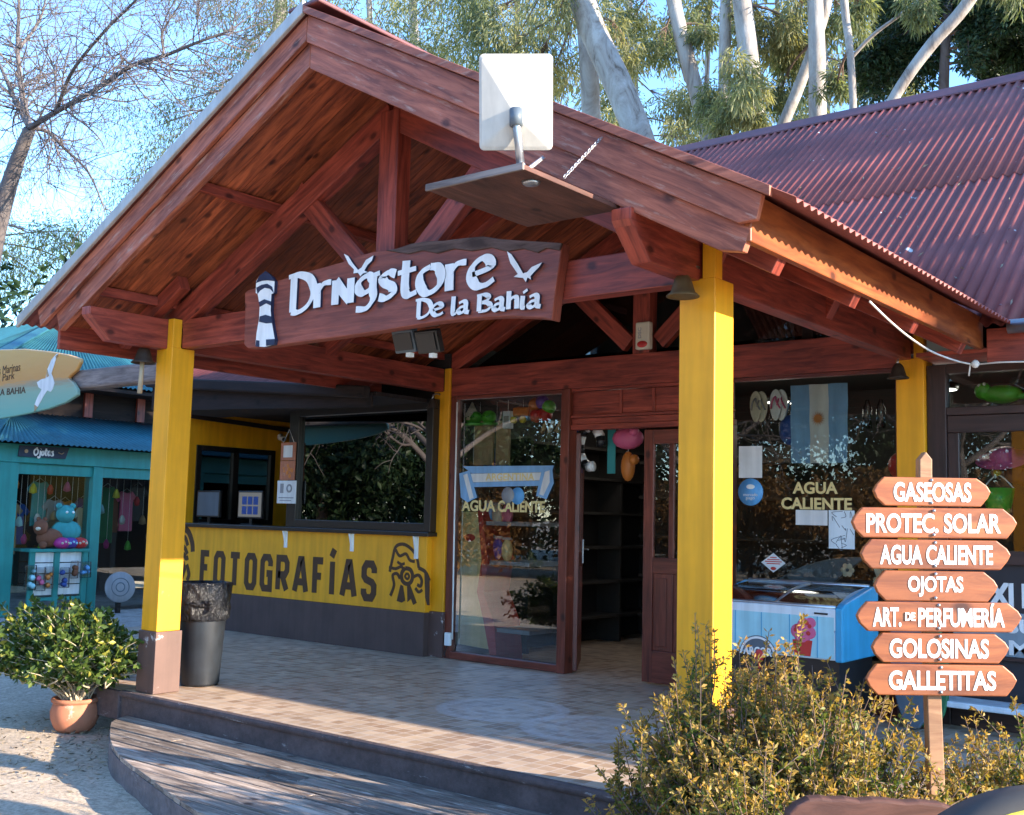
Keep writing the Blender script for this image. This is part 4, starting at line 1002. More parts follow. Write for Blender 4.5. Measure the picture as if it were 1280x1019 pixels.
# ================================================================== ARROW SIGNPOST
spn = FH; SPT = PD(4.5, 1168, 720)
sp = thing('arrow_signpost', 'wooden post with seven stacked double-pointed brown boards lettered in white', 'signpost', (SPT[0], SPT[1], GZ))
def Q(u, v, off=0): return PP(SPT+spn*off, spn, u, v)
b = MB(); pts = [Q(1153, 592), Q(1153, 574), Q(1161, 564), Q(1169, 574), Q(1169, 592)]
bt = [SPT*0+Q(1186, 1000), Q(1167, 1000)]; k = (GZ-bt[0][2]); dn = (bt[0]-pts[4]); e1 = pts[4]+dn*(GZ-.05-pts[4][2])/dn[2]; dn = (bt[1]-pts[0]); e0 = pts[0]+dn*(GZ-.05-pts[0][2])/dn[2]
b.prism([p+spn*.03 for p in pts+[e1, e0]], spn*.05); b.build('post', 'sign_post', sp, .004)
BD = [('GASEOSAS', 1092, 1239, 596, 633, 1117, 1214), ('PROTEC. SOLAR', 1065, 1272, 634, 673, 1083, 1251), ('AGUA CALIENTE', 1076, 1264, 674, 712, 1100, 1241), ('OJOTAS', 1093, 1248, 713, 752, 1135, 1204), ('ART. DE PERFUMERÍA', 1071, 1278, 752, 790, 1091, 1256), ('GOLOSINAS', 1090, 1262, 791, 829, 1112, 1236), ('GALLETITAS', 1083, 1272, 830, 870, 1111, 1245)]
for i, (txt, l, r, t_, b_, tl, tr_) in enumerate(BD):
    m_ = (t_+b_)/2; z = [(l, m_-1), (l+4, m_-9), (l+13, t_), (r-18, t_+2), (r-5, m_-7), (r, m_+1), (r-4, m_+9), (r-13, b_+1), (l+14, b_-1), (l+4, m_+8)]
    bb = MB(); bb.prism([Q(*p, .004 if i % 2 else 0) for p in z], spn*.024); br = bb.build('arrow_board', 'sign_board', sp, .005)
    h = 24 if i != 3 else 25; off = -.0004 if i % 2 == 0 else .0036
    A = Q(tl, m_+h/2+.5, off); Bv = Q(tr_, m_+h/2+1.5, off); Cv = Q(tl, m_-h/2, off); rt = Bv-A; up_ = Cv-A; lb = MB()
    if 'DE' in txt.split():
        wl = np.linalg.norm(rt); rn = rt/wl; hv = np.linalg.norm(up_)
        add_text(lb, 'ART.', A, rt, up_, wl*.215, hv, .0016, .028, 0, 1); add_text(lb, 'DE', A+rn*wl*.245+up_*.32, rt, up_, wl*.075, hv*.42, .004, .03, 0, 1); add_text(lb, 'PERFUMERÍA', A+rn*wl*.345, rt, up_, wl*.655, hv*1.22, .0016, .028, 0, 1)
    else: add_text(lb, txt, A, rt, up_, np.linalg.norm(rt), np.linalg.norm(up_), .0016, .028, 0, 1)
    lb.build('lettering', ['white', 'white'], br)
    b = MB()
    for v in (t_+4.5, b_-4.5):
        p = Q((l+r)/2-1, v); b.lathe([(0, -.006), (.006, -.004), (.007, 0)], p, 10, 0, tuple(spn))
    b.build('screws', 'steel', br)
# ================================================================== PLANK AND TYRE AT THE BOTTOM EDGE
pl = thing('rustic_plank', 'wavy-topped brown timber slab standing on edge in front of the signpost', 'plank', (6.5, -1.45, GZ))
SP2 = PD(3.7, 1100, 1000); prof = [(985, 1018), (996, 1007), (1012, 999), (1028, 998), (1040, 1000), (1058, 999), (1075, 1002), (1092, 1000), (1110, 1001), (1132, 1004), (1150, 1003), (1178, 1006), (1196, 1012), (1215, 1015), (1240, 1020)]
tp = [PP(SP2, FH, u, v) for u, v in prof]; b = MB(); b.prism(tp+[np.array([tp[-1][0], tp[-1][1], GZ]), np.array([tp[0][0], tp[0][1], GZ])], FH*.06); b.build('slab', 'plank_brown', pl, .008)
ty = thing('painted_tyre', 'dark tyre with a yellow painted line standing at the bottom right corner', 'tyre', (6.95, -1.7, GZ))
tc = PP(PD(3.35, 1300, 1150), FH, 1320, 1241); R1 = .605
MB().lathe([(R1*.62, -.07), (R1*.80, -.095), (R1*.95, -.085), (R1*1.0, -.05), (R1*1.0, .05), (R1*.95, .085), (R1*.80, .095), (R1*.62, .07)], tc, 64, 0, tuple(FH)).build('tread', 'rubber', ty)
b = MB(); b.lathe([(R1*.915, -.0880), (R1*.915, -.094), (R1*.945, -.092), (R1*.945, -.085)], tc, 64, 0, tuple(FH)); b.build('painted_line', 'stripe_yellow', ty)
# ================================================================== FREEZER
fz = thing('ice_cream_freezer', 'blue and white chest freezer with sliding glass lids outside the right-hand shop window', 'freezer', (3.95, 2.75, 0))
x0, x1, y0, y1 = 3.72, 4.80, 2.43, 3.12
b = MB(); b.box((x0, y0, .50), (x1-.002, y1, .70)); b.build('body', 'freezer_white', fz, .01)
b = MB(); b.box((x0+.02, y0+.03, .03), (x1-.03, y1-.03, .499)); b.build('base', 'black', fz)
for yy, z in ((y0-.003, .86), (y1-.04, .985)): MB().box((x0, yy, .702), (x1, yy+.045, z)).build('rim', 'freezer_white', fz, .01)
b = MB(); b.prism([(x1-.05, y0-.006, .49), (x1-.05, y1+.004, .49), (x1-.05, y1+.004, .995), (x1-.05, y1-.10, .995), (x1-.05, y0+.06, .895), (x1-.05, y0-.006, .865)], (.06, 0, 0)); b.build('end_panel', 'freezer_blue', fz, .012); b = MB(); b.prism([(x0-.01, y0-.006, .49), (x0-.01, y1+.004, .49), (x0-.01, y1+.004, .995), (x0-.01, y0-.006, .865)], (.05, 0, 0)); b.build('end_panel', 'freezer_blue', fz, .012)
b = MB(); b.box((x0+.05, y0+.05, .745), (x1-.06, y1-.05, .76)); b.build('contents_tray', 'freezer_white', fz)
b = MB()
for k in range(14): b.ball((rng.uniform(x0+.15, x1-.2), rng.uniform(y0+.15, y1-.15), .765), rng.uniform(.04, .07), 8, 0, (1, .7, .5))
b.build('ice_packets', 'pale_blue', fz)
b = MB(); xm = 4.28; b.tube(spline([(xm, y0+.04, .868), (xm+.02, y0+.3, .955), (xm+.02, y1-.06, .99)], 6), .014, 8); b.tube([(x0+.04, y0+.02, .868), (x1-.05, y0+.02, .868)], .016, 8); b.tube([(x0+.04, y1-.02, .993), (x1-.05, y1-.02, .993)], .016, 8); b.build('lid_rail', 'steel', fz)
for xa, xb, dz in ((x0+.04, xm, 0), (xm+.015, x1-.052, .012)):
    P = spline([(0, y0+.03, .862+dz), (0, y0+.3, .945+dz), (0, y1-.05, .982+dz)], 5); V = [(xa, p[1], p[2]) for p in P]+[(xb, p[1], p[2]) for p in P]; n = len(P)
    MB().add(V, [(i, i+1, n+i+1, n+i) for i in range(n-1)], None, True).build('sliding_lid', 'clear_plastic', fz)
fp = MB().box((x0+.045, y0-.0045, .51), (x1-.055, y0-.001, .80)).build('front_picture', 'pale_blue', fz)
b = MB()
for x in (3.98, 4.19, 4.41, 4.62): b.box((x, y0-.0065, .51), (x+.006, y0-.0046, .80))
b.build('plank_lines', 'freezer_blue', fp)
qa = PY(y0-.007, 947, 815); qs = PY(y0-.007, 1003, 800)
b = MB(); b.prism([(qa[0]+.15*math.cos(t), y0-.0066, max(.515, qa[2]-.03+.15*math.sin(t))) for t in [2*math.pi*k/40 for k in range(40)]], (0, .0018, 0)); b.build('logo_disc', 'grey_board', fp)
b = MB(); strip(b, [(qa[0]+.135*math.cos(t), qa[2]-.03+.135*math.sin(t)) for t in [math.pi*(.02+.96*k/20) for k in range(21)]], .008, (0, y0-.0067, 0), XV, ZV, .002)
add_text(b, 'ARCOR', (qa[0]-.115, y0-.007, qa[2]-.025), (1, 0, .0), ZV, .23, .062, .003, .03); b.build('logo_lettering', 'white', fp)
b = MB()
for cx, cz, r in ((.02, .10, .062), (-.03, .06, .06), (.05, .055, .052), (.0, .02, .06), (.06, .125, .042)): b.ball((qs[0]+cx, y0-.006, qs[2]+cz), r, 14, 0, (1, .06, .9))
b.build('ice_cream', 'pink', fp); b = MB()
b.prism([(qs[0]-.075, y0-.0085, qs[2]+.0), (qs[0]+.075, y0-.0085, qs[2]+.0), (qs[0]+.06, y0-.0085, .516), (qs[0]-.06, y0-.0085, .516)], (0, .003, 0))
for k in range(5): b.ball((qs[0]+rng.uniform(-.06, .06), y0-.009, qs[2]+rng.uniform(.02, .13)), .018, 8, 0, (1, .06, .9))
b.build('cup', 'red', fp)
b = MB(); q = PY(y0-.01, 949, 820); b.ball((q[0], y0-.012, q[2]), .045, 12, 0, (.8, .2, 1.1)); b.box((q[0]-.008, y0-.011, q[2]-.09), (q[0]+.008, y0-.007, q[2]-.04)); b.build('lolly', 'red', fp)
b = MB(); b.box((4.60, y0-.0075, .815), (4.70, y0-.0035, .828)); b.build('maker_plate', 'black', fz)
# ================================================================== STICKERS AND GOODS OF THE RIGHT-HAND WINDOW
WY = D+.0585
def sticker(name, label, cat, build_fn, mat, group=None):
    b = MB(); build_fn(b); return tag(b.build(name, mat), label, cat, group)
ag = thing('window_lettering', 'gold two-line AGUA CALIENTE lettering stuck on the right-hand window', 'lettering', (4.19, WY, 1.7))
b = MB(); add_text(b, 'AGUA', (3.995, WY-.003, 1.698), XV, ZV, .385, .098, .002, .03); add_text(b, 'CALIENTE', (3.895, WY-.003, 1.570), XV, ZV, .60, .098, .002, .03); b.build('letters', 'gold', ag)
ag2 = thing('window_lettering', 'gold one-line AGUA CALIENTE lettering on the glass left of the door', 'lettering', (.85, WY, 1.6))
A = PY(WY, 577, 639); B_ = PY(WY, 681, 640); b = MB(); add_text(b, 'AGUA', A, XV, ZV, .42*(B_[0]-A[0]), .115, .002, .03); add_text(b, 'CALIENTE', A+XV*.45*(B_[0]-A[0]), XV, ZV, .55*(B_[0]-A[0]), .115, .002, .03); b.build('letters', 'gold', ag2)
sticker('notice', 'pale rectangular notice high at the left edge of the right-hand window', 'notice', lambda b: b.box((3.506, WY-.002, 1.83), (3.72, WY-.0005, 2.10)), 'paper')
bs = thing('round_sticker', 'round light blue sticker with white print under the pale notice on the right-hand window', 'sticker', (3.61, WY, 1.71))
b = MB(); b.lathe([(0, 0), (.115, 0), (.115, .0015)], (3.615, WY-.003, 1.71), 32, 0, (0, 1, 0)); b.build('disc', 'sky_blue', bs)
b = MB(); b.ball((3.615, WY-.0035, 1.755), .04, 14, 0, (1, .05, .5)); add_text(b, 'mercado', (3.55, WY-.004, 1.675), XV, ZV, .13, .026, .001, .0); add_text(b, 'pago', (3.575, WY-.004, 1.64), XV, ZV, .08, .026, .001, .0); b.build('print', 'white', bs)
bs2 = thing('round_sticker', 'pair of small round blue and grey stickers on the glass left of the door', 'sticker', (1.1, WY, 1.72))
b = MB(); q = PY(WY, 647, 620); b.lathe([(0, 0), (.085, 0), (.085, .0015)], q-YV*.003, 28, 0, (0, 1, 0)); b.build('disc', 'sky_blue', bs2)
b = MB(); q = PY(WY, 635, 619); b.lathe([(0, 0), (.08, 0), (.08, .0015)], q-YV*.005, 28, 0, (0, 1, 0)); b.build('disc', 'grey_disc', bs2)
sticker('notice', 'wide blank paper strip below the gold letters on the right-hand window', 'notice', lambda b: b.box((4.02, WY-.002, 1.444), (4.292, WY-.0005, 1.566)), 'paper')
nt_ = thing('map_sheet', 'pale printed map sheet beside the paper strip on the right-hand window', 'map', (4.41, WY, 1.42))
b = MB(); b.box((4.302, WY-.002, 1.262), (4.515, WY-.0005, 1.568)); b.build('sheet', 'freezer_white', nt_)
b = MB()
for k in range(12):
    p = (rng.uniform(4.32, 4.49), rng.uniform(1.28, 1.53)); strip(b, spline([p, (p[0]+rng.uniform(-.05, .05), p[1]+rng.uniform(-.05, .05)), (min(4.505, max(4.31, p[0]+rng.uniform(-.08, .08))), min(1.56, max(1.27, p[1]+rng.uniform(-.08, .08))))], 4), .0022, (0, WY-.002, 0), XV, ZV, .0006+.0001*k)
b.build('map_lines', 'grey_board', nt_)
dm = thing('diamond_sticker', 'white diamond warning sticker low on the right-hand window', 'sticker', (3.82, WY, 1.12))
b = MB(); b.prism([(3.715, WY-.002, 1.125), (3.823, WY-.002, 1.205), (3.93, WY-.002, 1.125), (3.823, WY-.002, 1.045)], (0, .0015, 0)); b.build('sheet', 'paper', dm)
b = MB()
for k, (a, z) in enumerate(((.03, 1.165), (.055, 1.148), (.075, 1.131), (.06, 1.114))): b.box((3.823-a, WY-.0028, z), (3.823+a, WY-.0021, z+.008))
b.ball((3.823, WY-.0022, 1.078), .026, 12, 0, (1, .03, .55)); b.build('print', 'red', dm)
# flag inside
fg = thing('hanging_flag', 'light blue and white flag with a golden sun hanging inside the right-hand window', 'flag', (4.15, 3.6, 2.7))
def cloth(name, xa, xb, mat, zt=2.62, zb=1.96, yy=3.60):
    V = []; F = []; n = 8; m_ = 10
    for j in range(m_+1):
        for i in range(n+1):
            x = xa+(xb-xa)*i/n; z = zt+(zb-zt)*j/m_; V.append((x, yy+.012*math.sin(x*30+z*3)+.006*math.sin(z*21), z))
    for j in range(m_):
        for i in range(n): F.append((j*(n+1)+i, j*(n+1)+i+1, (j+1)*(n+1)+i+1, (j+1)*(n+1)+i))
    return MB().add(V, F, None, True).build(name, mat, fg)
cloth('blue_stripe', 3.90, 4.065, 'flag_blue'); cloth('white_stripe', 4.065, 4.225, 'paper'); cloth('blue_stripe', 4.225, 4.39, 'flag_blue')
b = MB(); b.lathe([(0, 0), (.035, .0)], (4.145, 3.578, 2.33), 16, 0, (0, 1, 0)); 
for k in range(16):
    a = k*math.pi/8; b.prism([(4.145+.035*math.cos(a-.12), 3.577, 2.33+.035*math.sin(a-.12)), (4.145+.065*math.cos(a), 3.577, 2.33+.065*math.sin(a)), (4.145+.035*math.cos(a+.12), 3.577, 2.33+.035*math.sin(a+.12))], (0, .002, 0))
b.build('sun_emblem', 'orange', fg)
def footwear(label, x, y, z, m1, m2, group=None):
    t = thing('flip_flops', label, 'flip-flops', (x, y, z), group)
    for s_ in (-1, 1):
        o = [(x+s_*.02+.055*math.cos(a)*(1+.15*math.sin(a)), y+s_*.012, z+.135*math.sin(a)) for a in [2*math.pi*k/20 for k in range(20)]]
        so_ = MB().prism(o, (0, .018, 0)).build('sole', m1, t, .004)
        MB().tube(spline([(x+s_*.02-.04, y+s_*.012-.002, z-.03), (x+s_*.02-.015, y+s_*.012-.03, z+.03), (x+s_*.02, y+s_*.012-.004, z+.07), (x+s_*.02+.02, y+s_*.012-.03, z+.03), (x+s_*.02+.042, y+s_*.012-.002, z-.03)], 4), .008, 6).build('strap', m2, so_)
    return t
footwear('pale grey flip-flops hanging at the left of the right-hand window', 3.62, 3.55, 2.45, 'cream', 'grey_disc')
footwear('pink and white striped flip-flops hanging beside the flag', 3.79, 3.58, 2.46, 'paper', 'pink')
gb = thing('swim_cap', 'blue rounded beach bag hanging beside the flag in the right-hand window', 'bag', (3.86, 3.66, 2.3))
MB().ball((3.86, 3.68, 2.25), .12, 18, 0, (.9, .5, 1.1)).build('bag_body', 'deep_blue', gb); MB().tube(spline([(3.80, 3.68, 2.36), (3.86, 3.68, 2.5), (3.92, 3.68, 2.36)], 5), .01, 6).build('handle', 'sky_blue', gb)
gb.name = 'beach_bag'
bt_ = thing('bottle_pack', 'clear bottles hanging in a pack right of the flag', 'bottles', (4.6, 3.6, 2.3))
for x in (4.55, 4.66): MB().lathe([(0, 0), (.035, 0), (.036, .16), (.02, .2), (.014, .23), (0, .23)], (x, 3.62, 2.24), 14).build('bottle', 'clear_plastic', bt_)
bal = thing('beach_ball', 'red beach ball at the right edge of the right-hand window', 'ball', (4.8, 3.6, 1.9)); MB().ball((4.84, 3.62, 1.93), .12, 20).build('ball_body', 'red', bal); MB().lathe([(.03, 0), (0, .003)], (4.84, 3.62, 2.049), 12).build('valve', 'white', bal)
bo = thing('body_board', 'dark grey rounded body board with a pale flower leaning inside the window behind the freezer', 'board', (4.2, 3.55, .9))
o = [(4.55, 3.56, .6)]+[(4.55-.98*math.sin(a), 3.56, .60+.60*math.cos(a)) for a in [math.pi/2*k/14 for k in range(15)]]
MB().prism(o[1:]+[(4.55, 3.56, .4), (3.57, 3.56, .4)], (0, .05, 0)).build('slab', 'grey_board', bo, .01)
b = MB()
for k in range(6): a = k*math.pi/3; b.ball((4.40+.035*math.cos(a), 3.556, 1.09+.035*math.sin(a)), .024, 8, 0, (1, .1, 1))
b.build('flower', 'cream', bo)
ch = thing('toy_chair', 'cream plastic crate of bottles standing behind the freezer end', 'crate', (4.7, 3.6, .9))
b = MB()
for k in range(3): b.beam((4.60+k*.07, 3.6, 1.2-.02*k), (4.72+k*.05, 3.6, .85), .05, .05, (0, 1, 0))
b.beam((4.60, 3.6, 1.02), (4.84, 3.6, 1.0), .05, .04, (0, 1, 0)); b.build('slats', 'cream', ch, .008); ch.name = 'plastic_rack'; ch['category'] = 'rack'; ch['label'] = 'cream plastic slatted rack inside the window behind the freezer end'
for lab, a, c in (('blue-grey surfboard leaning against the wall behind the freezer end, taller one', (5.02, 3.16, 1.02), (5.10, 3.0, .0)), ('dark green surfboard leaning behind the freezer end, shorter one', (5.12, 3.22, .80), (5.18, 3.08, .0))):
    a = np.array(a); c = np.array(c); o = []; d = a-c
    for k in range(24):
        t_ = 2*math.pi*k/24; o.append((a+c)/2+d*.5*math.cos(t_)+np.array([.16, 0, 0])*math.sin(t_))
    sbd = MB().prism(o, (0, .035, 0)).build('surfboard', 'grey_board' if 'blue' in lab else 'dark_green', None, .012); tag(sbd, lab, 'surfboard')
# goods behind the right-hand entrance glass
for i, (lab, x, z, mt, r) in enumerate((('green inflatable crocodile toy over the right-hand entrance', 5.55, 2.48, 'green', .12), ('orange inflatable ring over the right-hand entrance', 5.98, 2.46, 'orange', .12), ('green toy bucket low in the right-hand entrance glass', 5.52, 1.66, 'green', .12), ('pink sun hat in the right-hand entrance glass', 5.56, 1.98, 'pink', .11), ('brown plush animal in the right-hand entrance glass', 5.82, 1.85, 'brown_plush', .16))):
    t = thing(['inflatable_toy', 'inflatable_ring', 'toy_bucket', 'sun_hat', 'plush_toy'][i], lab, ['toy', 'ring', 'bucket', 'hat', 'toy'][i], (x, 3.75, z)); b = MB()
    if i == 1: b.lathe([(r+.035*math.cos(a), .035*math.sin(a)) for a in [2*math.pi*k/10 for k in range(11)]], (x, 3.75, z), 24, 0, (0, 1, .2)); b.build('ring_body', mt, t)
    elif i == 2: b.lathe([(0, 0), (.08, 0), (.12, .2), (.115, .2), (.075, .01)], (x, 3.72, z-.1), 20); b.build('bucket_body', mt, t); MB().tube(spline([(x-.11, 3.72, z+.1), (x, 3.72, z+.2), (x+.11, 3.72, z+.1)], 5), .006, 6).build('handle', 'white', t)
    elif i == 3: b.lathe([(.2, 0), (.1, .01), (.09, .07), (0, .09)], (x, 3.72, z), 20, 0, (0, -.5, 1)); b.build('hat_body', mt, t); MB().ball((x-.04, 3.70, z-.1), .03, 10).build('bead', 'stripe_yellow', t)
    else:
        b.ball((x, 3.75, z), r, 16, 0, (1.3, .7, .6)); b.ball((x-r*1.1, 3.74, z+.03), r*.55, 14); b.ball((x+r*1.2, 3.74, z-.02), r*.4, 12, 0, (1.6, .6, .5)); b.build('toy_body', mt, t)
        e_ = MB(); e_.ball((x-r*1.25, 3.70, z+.07), r*.12, 8); e_.ball((x-r*.95, 3.70, z+.08), r*.12, 8); e_.build('eyes', 'white', t)
# ================================================================== GOODS BEHIND THE LEFT DISPLAY WINDOW
GY = D+.22
def hang(t, x, y, z0, z1): MB().tube([(x, y, z0), (x, y, z1)], .002, 5).build('string', 'white', t)
q = PY(GY, 600, 522)
t = thing('rubber_clogs', 'bright green rubber clogs hanging in the display window left of the door', 'clogs', (q[0], GY, q[2])); 
for dx, w in ((-.09, 1.2), (.12, .9)):
    b = MB(); b.ball((q[0]+dx, GY, q[2]), .075, 16, 0, (1.3*w, .8, .95)); b.box((q[0]+dx-.10*w, GY-.05, q[2]-.085), (q[0]+dx+.10*w, GY+.05, q[2]-.06)); c = b.build('clog', 'green', t); 
    h = MB(); [h.ball((q[0]+dx-.05+.035*k, GY-.062, q[2]+.01*(k % 2)), .008, 6) for k in range(4)]; h.build('holes', 'dark_green', c)
hang(t, q[0], GY, q[2]+.06, 2.64)
q = PY(GY, 635, 525); t = thing('toy_car', 'small clear plastic box hanging beside the green clogs', 'box', (q[0], GY, q[2])); t.name = 'toy_box'; MB().box((q[0]-.05, GY-.03, q[2]-.09), (q[0]+.05, GY+.03, q[2]+.09)).build('box_body', 'freezer_white', t, .006); MB().box((q[0]-.035, GY-.032, q[2]-.03), (q[0]+.035, GY-.0305, q[2]+.04)).build('print', 'grey_disc', t); hang(t, q[0], GY, q[2]+.09, 2.64)
q = PY(GY, 654, 518); t = thing('toy_truck', 'red and yellow wheeled toy truck hanging in the display window', 'toy', (q[0], GY, q[2])); MB().box((q[0]-.11, GY-.04, q[2]-.02), (q[0]+.09, GY+.04, q[2]+.07)).build('truck_body', 'orange', t, .015); MB().box((q[0]-.01, GY-.042, q[2]-.06), (q[0]+.085, GY+.038, q[2]-.021)).build('cab', 'sky_blue', t, .01)
for dx in (-.08, .04): MB().lathe([(0, 0), (.035, 0), (.035, .03), (0, .03)], (q[0]+dx, GY-.07, q[2]-.06), 16, 0, (0, 1, 0)).build('wheel', 'stripe_yellow', t)
hang(t, q[0], GY, q[2]+.07, 2.64)
q = PY(GY, 676, 512); t = thing('ball_net', 'net of coloured beach balls hanging at the right of the display window', 'balls', (q[0], GY, q[2]))
for dx, dz, mt in ((-.07, .05, 'orange'), (.02, .07, 'purple'), (.10, .02, 'green'), (-.05, -.06, 'red'), (.06, -.05, 'red')): MB().ball((q[0]+dx, GY, q[2]+dz), .072, 16).build('ball', mt, t)
hang(t, q[0], GY, q[2]+.12, 2.64)
q = PY(GY, 590, 515); t = thing('white_bag', 'white drawstring bag hanging at the left of the display window', 'bag', (q[0], GY, q[2])); t.name = 'cloth_bag'; MB().lathe([(0, -.1), (.06, -.09), (.07, -.03), (.03, .05), (.008, .1)], q, 16).build('bag_body', 'cream', t); hang(t, q[0], GY, q[2]+.1, 2.64)
q = PY(GY, 592, 555); t = thing('paper_bag', 'tall brown kraft board panel standing at the left of the display window', 'panel', (q[0], GY, q[2])); t.name = 'kraft_panel'; MB().box((.36, GY+.02, 1.98), (.62, GY+.05, 2.44)).box((.625, GY+.06, 1.98), (.80, GY+.09, 2.44)).build('panel_board', 'kraft', t, .004)
MB().box((.36, GY+.0185, 1.985), (.367, GY+.0195, 2.43)).build('tape', 'paper', t)
q = PY(GY, 612, 580); t = thing('sun_cap', 'blue round float hanging in the middle of the display window', 'float', (q[0], GY, q[2])); t.name = 'round_float'; MB().lathe([(0, -.03), (.15, -.02), (.17, 0), (.15, .02), (0, .03)], q+YV*.1, 24, 0, (0, 1, 0)).build('disc', 'deep_blue', t); hang(t, q[0], GY+.1, q[2]+.17, 2.64)
q = PY(GY, 690, 533); t = thing('sandal_strip', 'striped tan sandals hanging at the right edge of the display window', 'sandals', (q[0], GY, q[2])); t.name = 'striped_sandals'
for k in range(3): MB().beam((q[0]-.13+.09*k, GY, q[2]-.06), (q[0]-.06+.09*k, GY, q[2]+.05), .04, .035, (0, 1, 0)).build('strap', 'cream' if k % 2 else 'kraft', t, .01)
# football scarf
sf = thing('fan_scarf', 'light blue and white fan scarf stretched across the glass left of the door', 'scarf', (.95, WY-.01, 1.9))
def sc_strip(pts, mt, y): 
    b = MB(); b.prism([PY(y, *p) for p in pts], (0, .004, 0)); return b.build('scarf_band', mt, sf)
sc_strip([(578, 583), (692, 582), (690, 590), (590, 592)], 'flag_blue', WY-.006); sc_strip([(588, 592.3), (690, 590.3), (690, 600), (588, 603)], 'paper', WY-.006); sc_strip([(588, 603.3), (690, 600.3), (690, 607), (588, 609)], 'flag_blue', WY-.006)
sc_strip([(574, 592), (587, 588), (596, 622), (584, 628), (576, 622)], 'flag_blue', WY-.011); sc_strip([(579, 594), (584, 592), (592, 622), (587, 625)], 'paper', WY-.0125)
sc_strip([(677, 588), (690, 584), (692, 604), (683, 624), (670, 620)], 'flag_blue', WY-.011); sc_strip([(681, 590), (687, 588), (687, 603), (679, 620), (674, 618)], 'paper', WY-.0125)
A = PY(WY-.006, 607, 601); B_ = PY(WY-.006, 668, 600); b = MB(); add_text(b, 'ARGENTINA', A-YV*.001, XV, ZV, B_[0]-A[0], .075, .001, .02); b.build('lettering', 'gold', sf)
# display stand with snacks behind the same window
sd = thing('snack_stand', 'curved red and yellow snack display stand behind the glass left of the door', 'display stand', (.75, 4.0, 0))
def SX(u, v, y=D+.17): return PY(y, u, v)
b = MB(); b.prism([SX(572, 640), (SX(597, 640)), SX(604, 700), SX(598, 740), SX(606, 775), SX(612, 812), SX(572, 805)], (0, .4, 0)); b.build('side_panel', 'gold', sd)
b = MB(); b.prism([SX(597, 639, D+.16), SX(602, 636, D+.16), SX(610, 700, D+.16), SX(604, 740, D+.16), SX(618, 780, D+.16), SX(621, 832, D+.16), SX(614, 830, D+.16), SX(604, 775, D+.16), SX(596, 740, D+.16), SX(602, 700, D+.16)], (0, .42, 0)); b.build('red_edge', 'red', sd)
for v in (655, 705, 790):
    q = SX(640, v); MB().box((SX(606, v)[0], D+.19, q[2]-.02), (SX(645, v)[0]+.15, D+.75, q[2]+.02)).build('shelf', 'grey_disc', sd)
b = MB(); q = SX(587, 672, D+.165); b.ball(q, .07, 16, 0, (1.1, .03, .55)); b.build('badge', 'red', sd)
for i, (u, v, mt) in enumerate(((612, 684, 'deep_blue'), (622, 686, 'purple'), (634, 688, 'gold'), (610, 642, 'sky_blue'), (622, 644, 'cream'), (634, 644, 'pink'))):
    q = SX(u, v, D+.30); t = thing('snack_bag', ['dark blue', 'purple', 'gold', 'light blue', 'cream', 'pink'][i]+' snack bag on the curved display stand, '+('upper' if v < 660 else 'lower')+' shelf', 'snack bag', q, 'snack bags on the display stand')
    MB().ball(q, .10, 12, 0, (.7, .4, 1.15)).build('bag_body', mt, t); MB().box((q[0]-.06, q[1]-.008, q[2]+.105), (q[0]+.06, q[1]+.008, q[2]+.13)).build('seal', 'grey_disc', t)
# goods hanging in the doorway
zb = thing('zebra_float', 'black and white striped inflatable float hanging in the open doorway', 'float', (2.0, 3.7, 2.1)); q = PY(3.7, 738, 556); b = MB()
for k in range(10):
    a = k/10*2*math.pi*.8; p0 = q+np.array([.13*math.cos(a), 0, .2*math.sin(a)-.02]); a2 = (k+1)/10*2*math.pi*.8; p1 = q+np.array([.13*math.cos(a2), 0, .2*math.sin(a2)-.02]); b.tube([p0, p1], .05, 10, 1 if k % 2 else 0)
b.build('float_body', ['black', 'white'], zb); hang(zb, q[0], 3.7, q[2]+.15, 2.6)
for lab, u, v, mt, nm, cat, sq in (('pink inflatable toy hanging at the right of the open doorway', 785, 548, 'pink', 'inflatable_toy', 'toy', (1.4, .8, .9)), ('orange bag hanging under the pink inflatable in the doorway', 785, 583, 'orange', 'hanging_bag', 'bag', (.6, .5, 1.2))):
    q = PY(3.75, u, v); t = thing(nm, lab, cat, q); MB().ball(q, .12, 16, 0, sq).build('toy_body', mt, t); MB().ball(q+np.array([.1, -.05, .06]), .05, 10).build('knob', mt, t); hang(t, q[0], 3.75, q[2]+.08, 2.6)
for lab, u, mt in (('teal beach towel hanging in the open doorway', 764, 'teal_plush'), ('blue beach towel hanging at the left of the open doorway', 723, 'deep_blue')):
    q = PY(3.8, u, 560); t = thing('beach_towel', lab, 'towel', q); MB().box((q[0]-.045, 3.8, q[2]-.25), (q[0]+.045, 3.815, q[2]+.3)).build('cloth', mt, t, .004); MB().tube([(q[0]-.06, 3.807, q[2]+.3), (q[0]+.06, 3.807, q[2]+.3)], .008, 6).build('hanger', 'white', t)
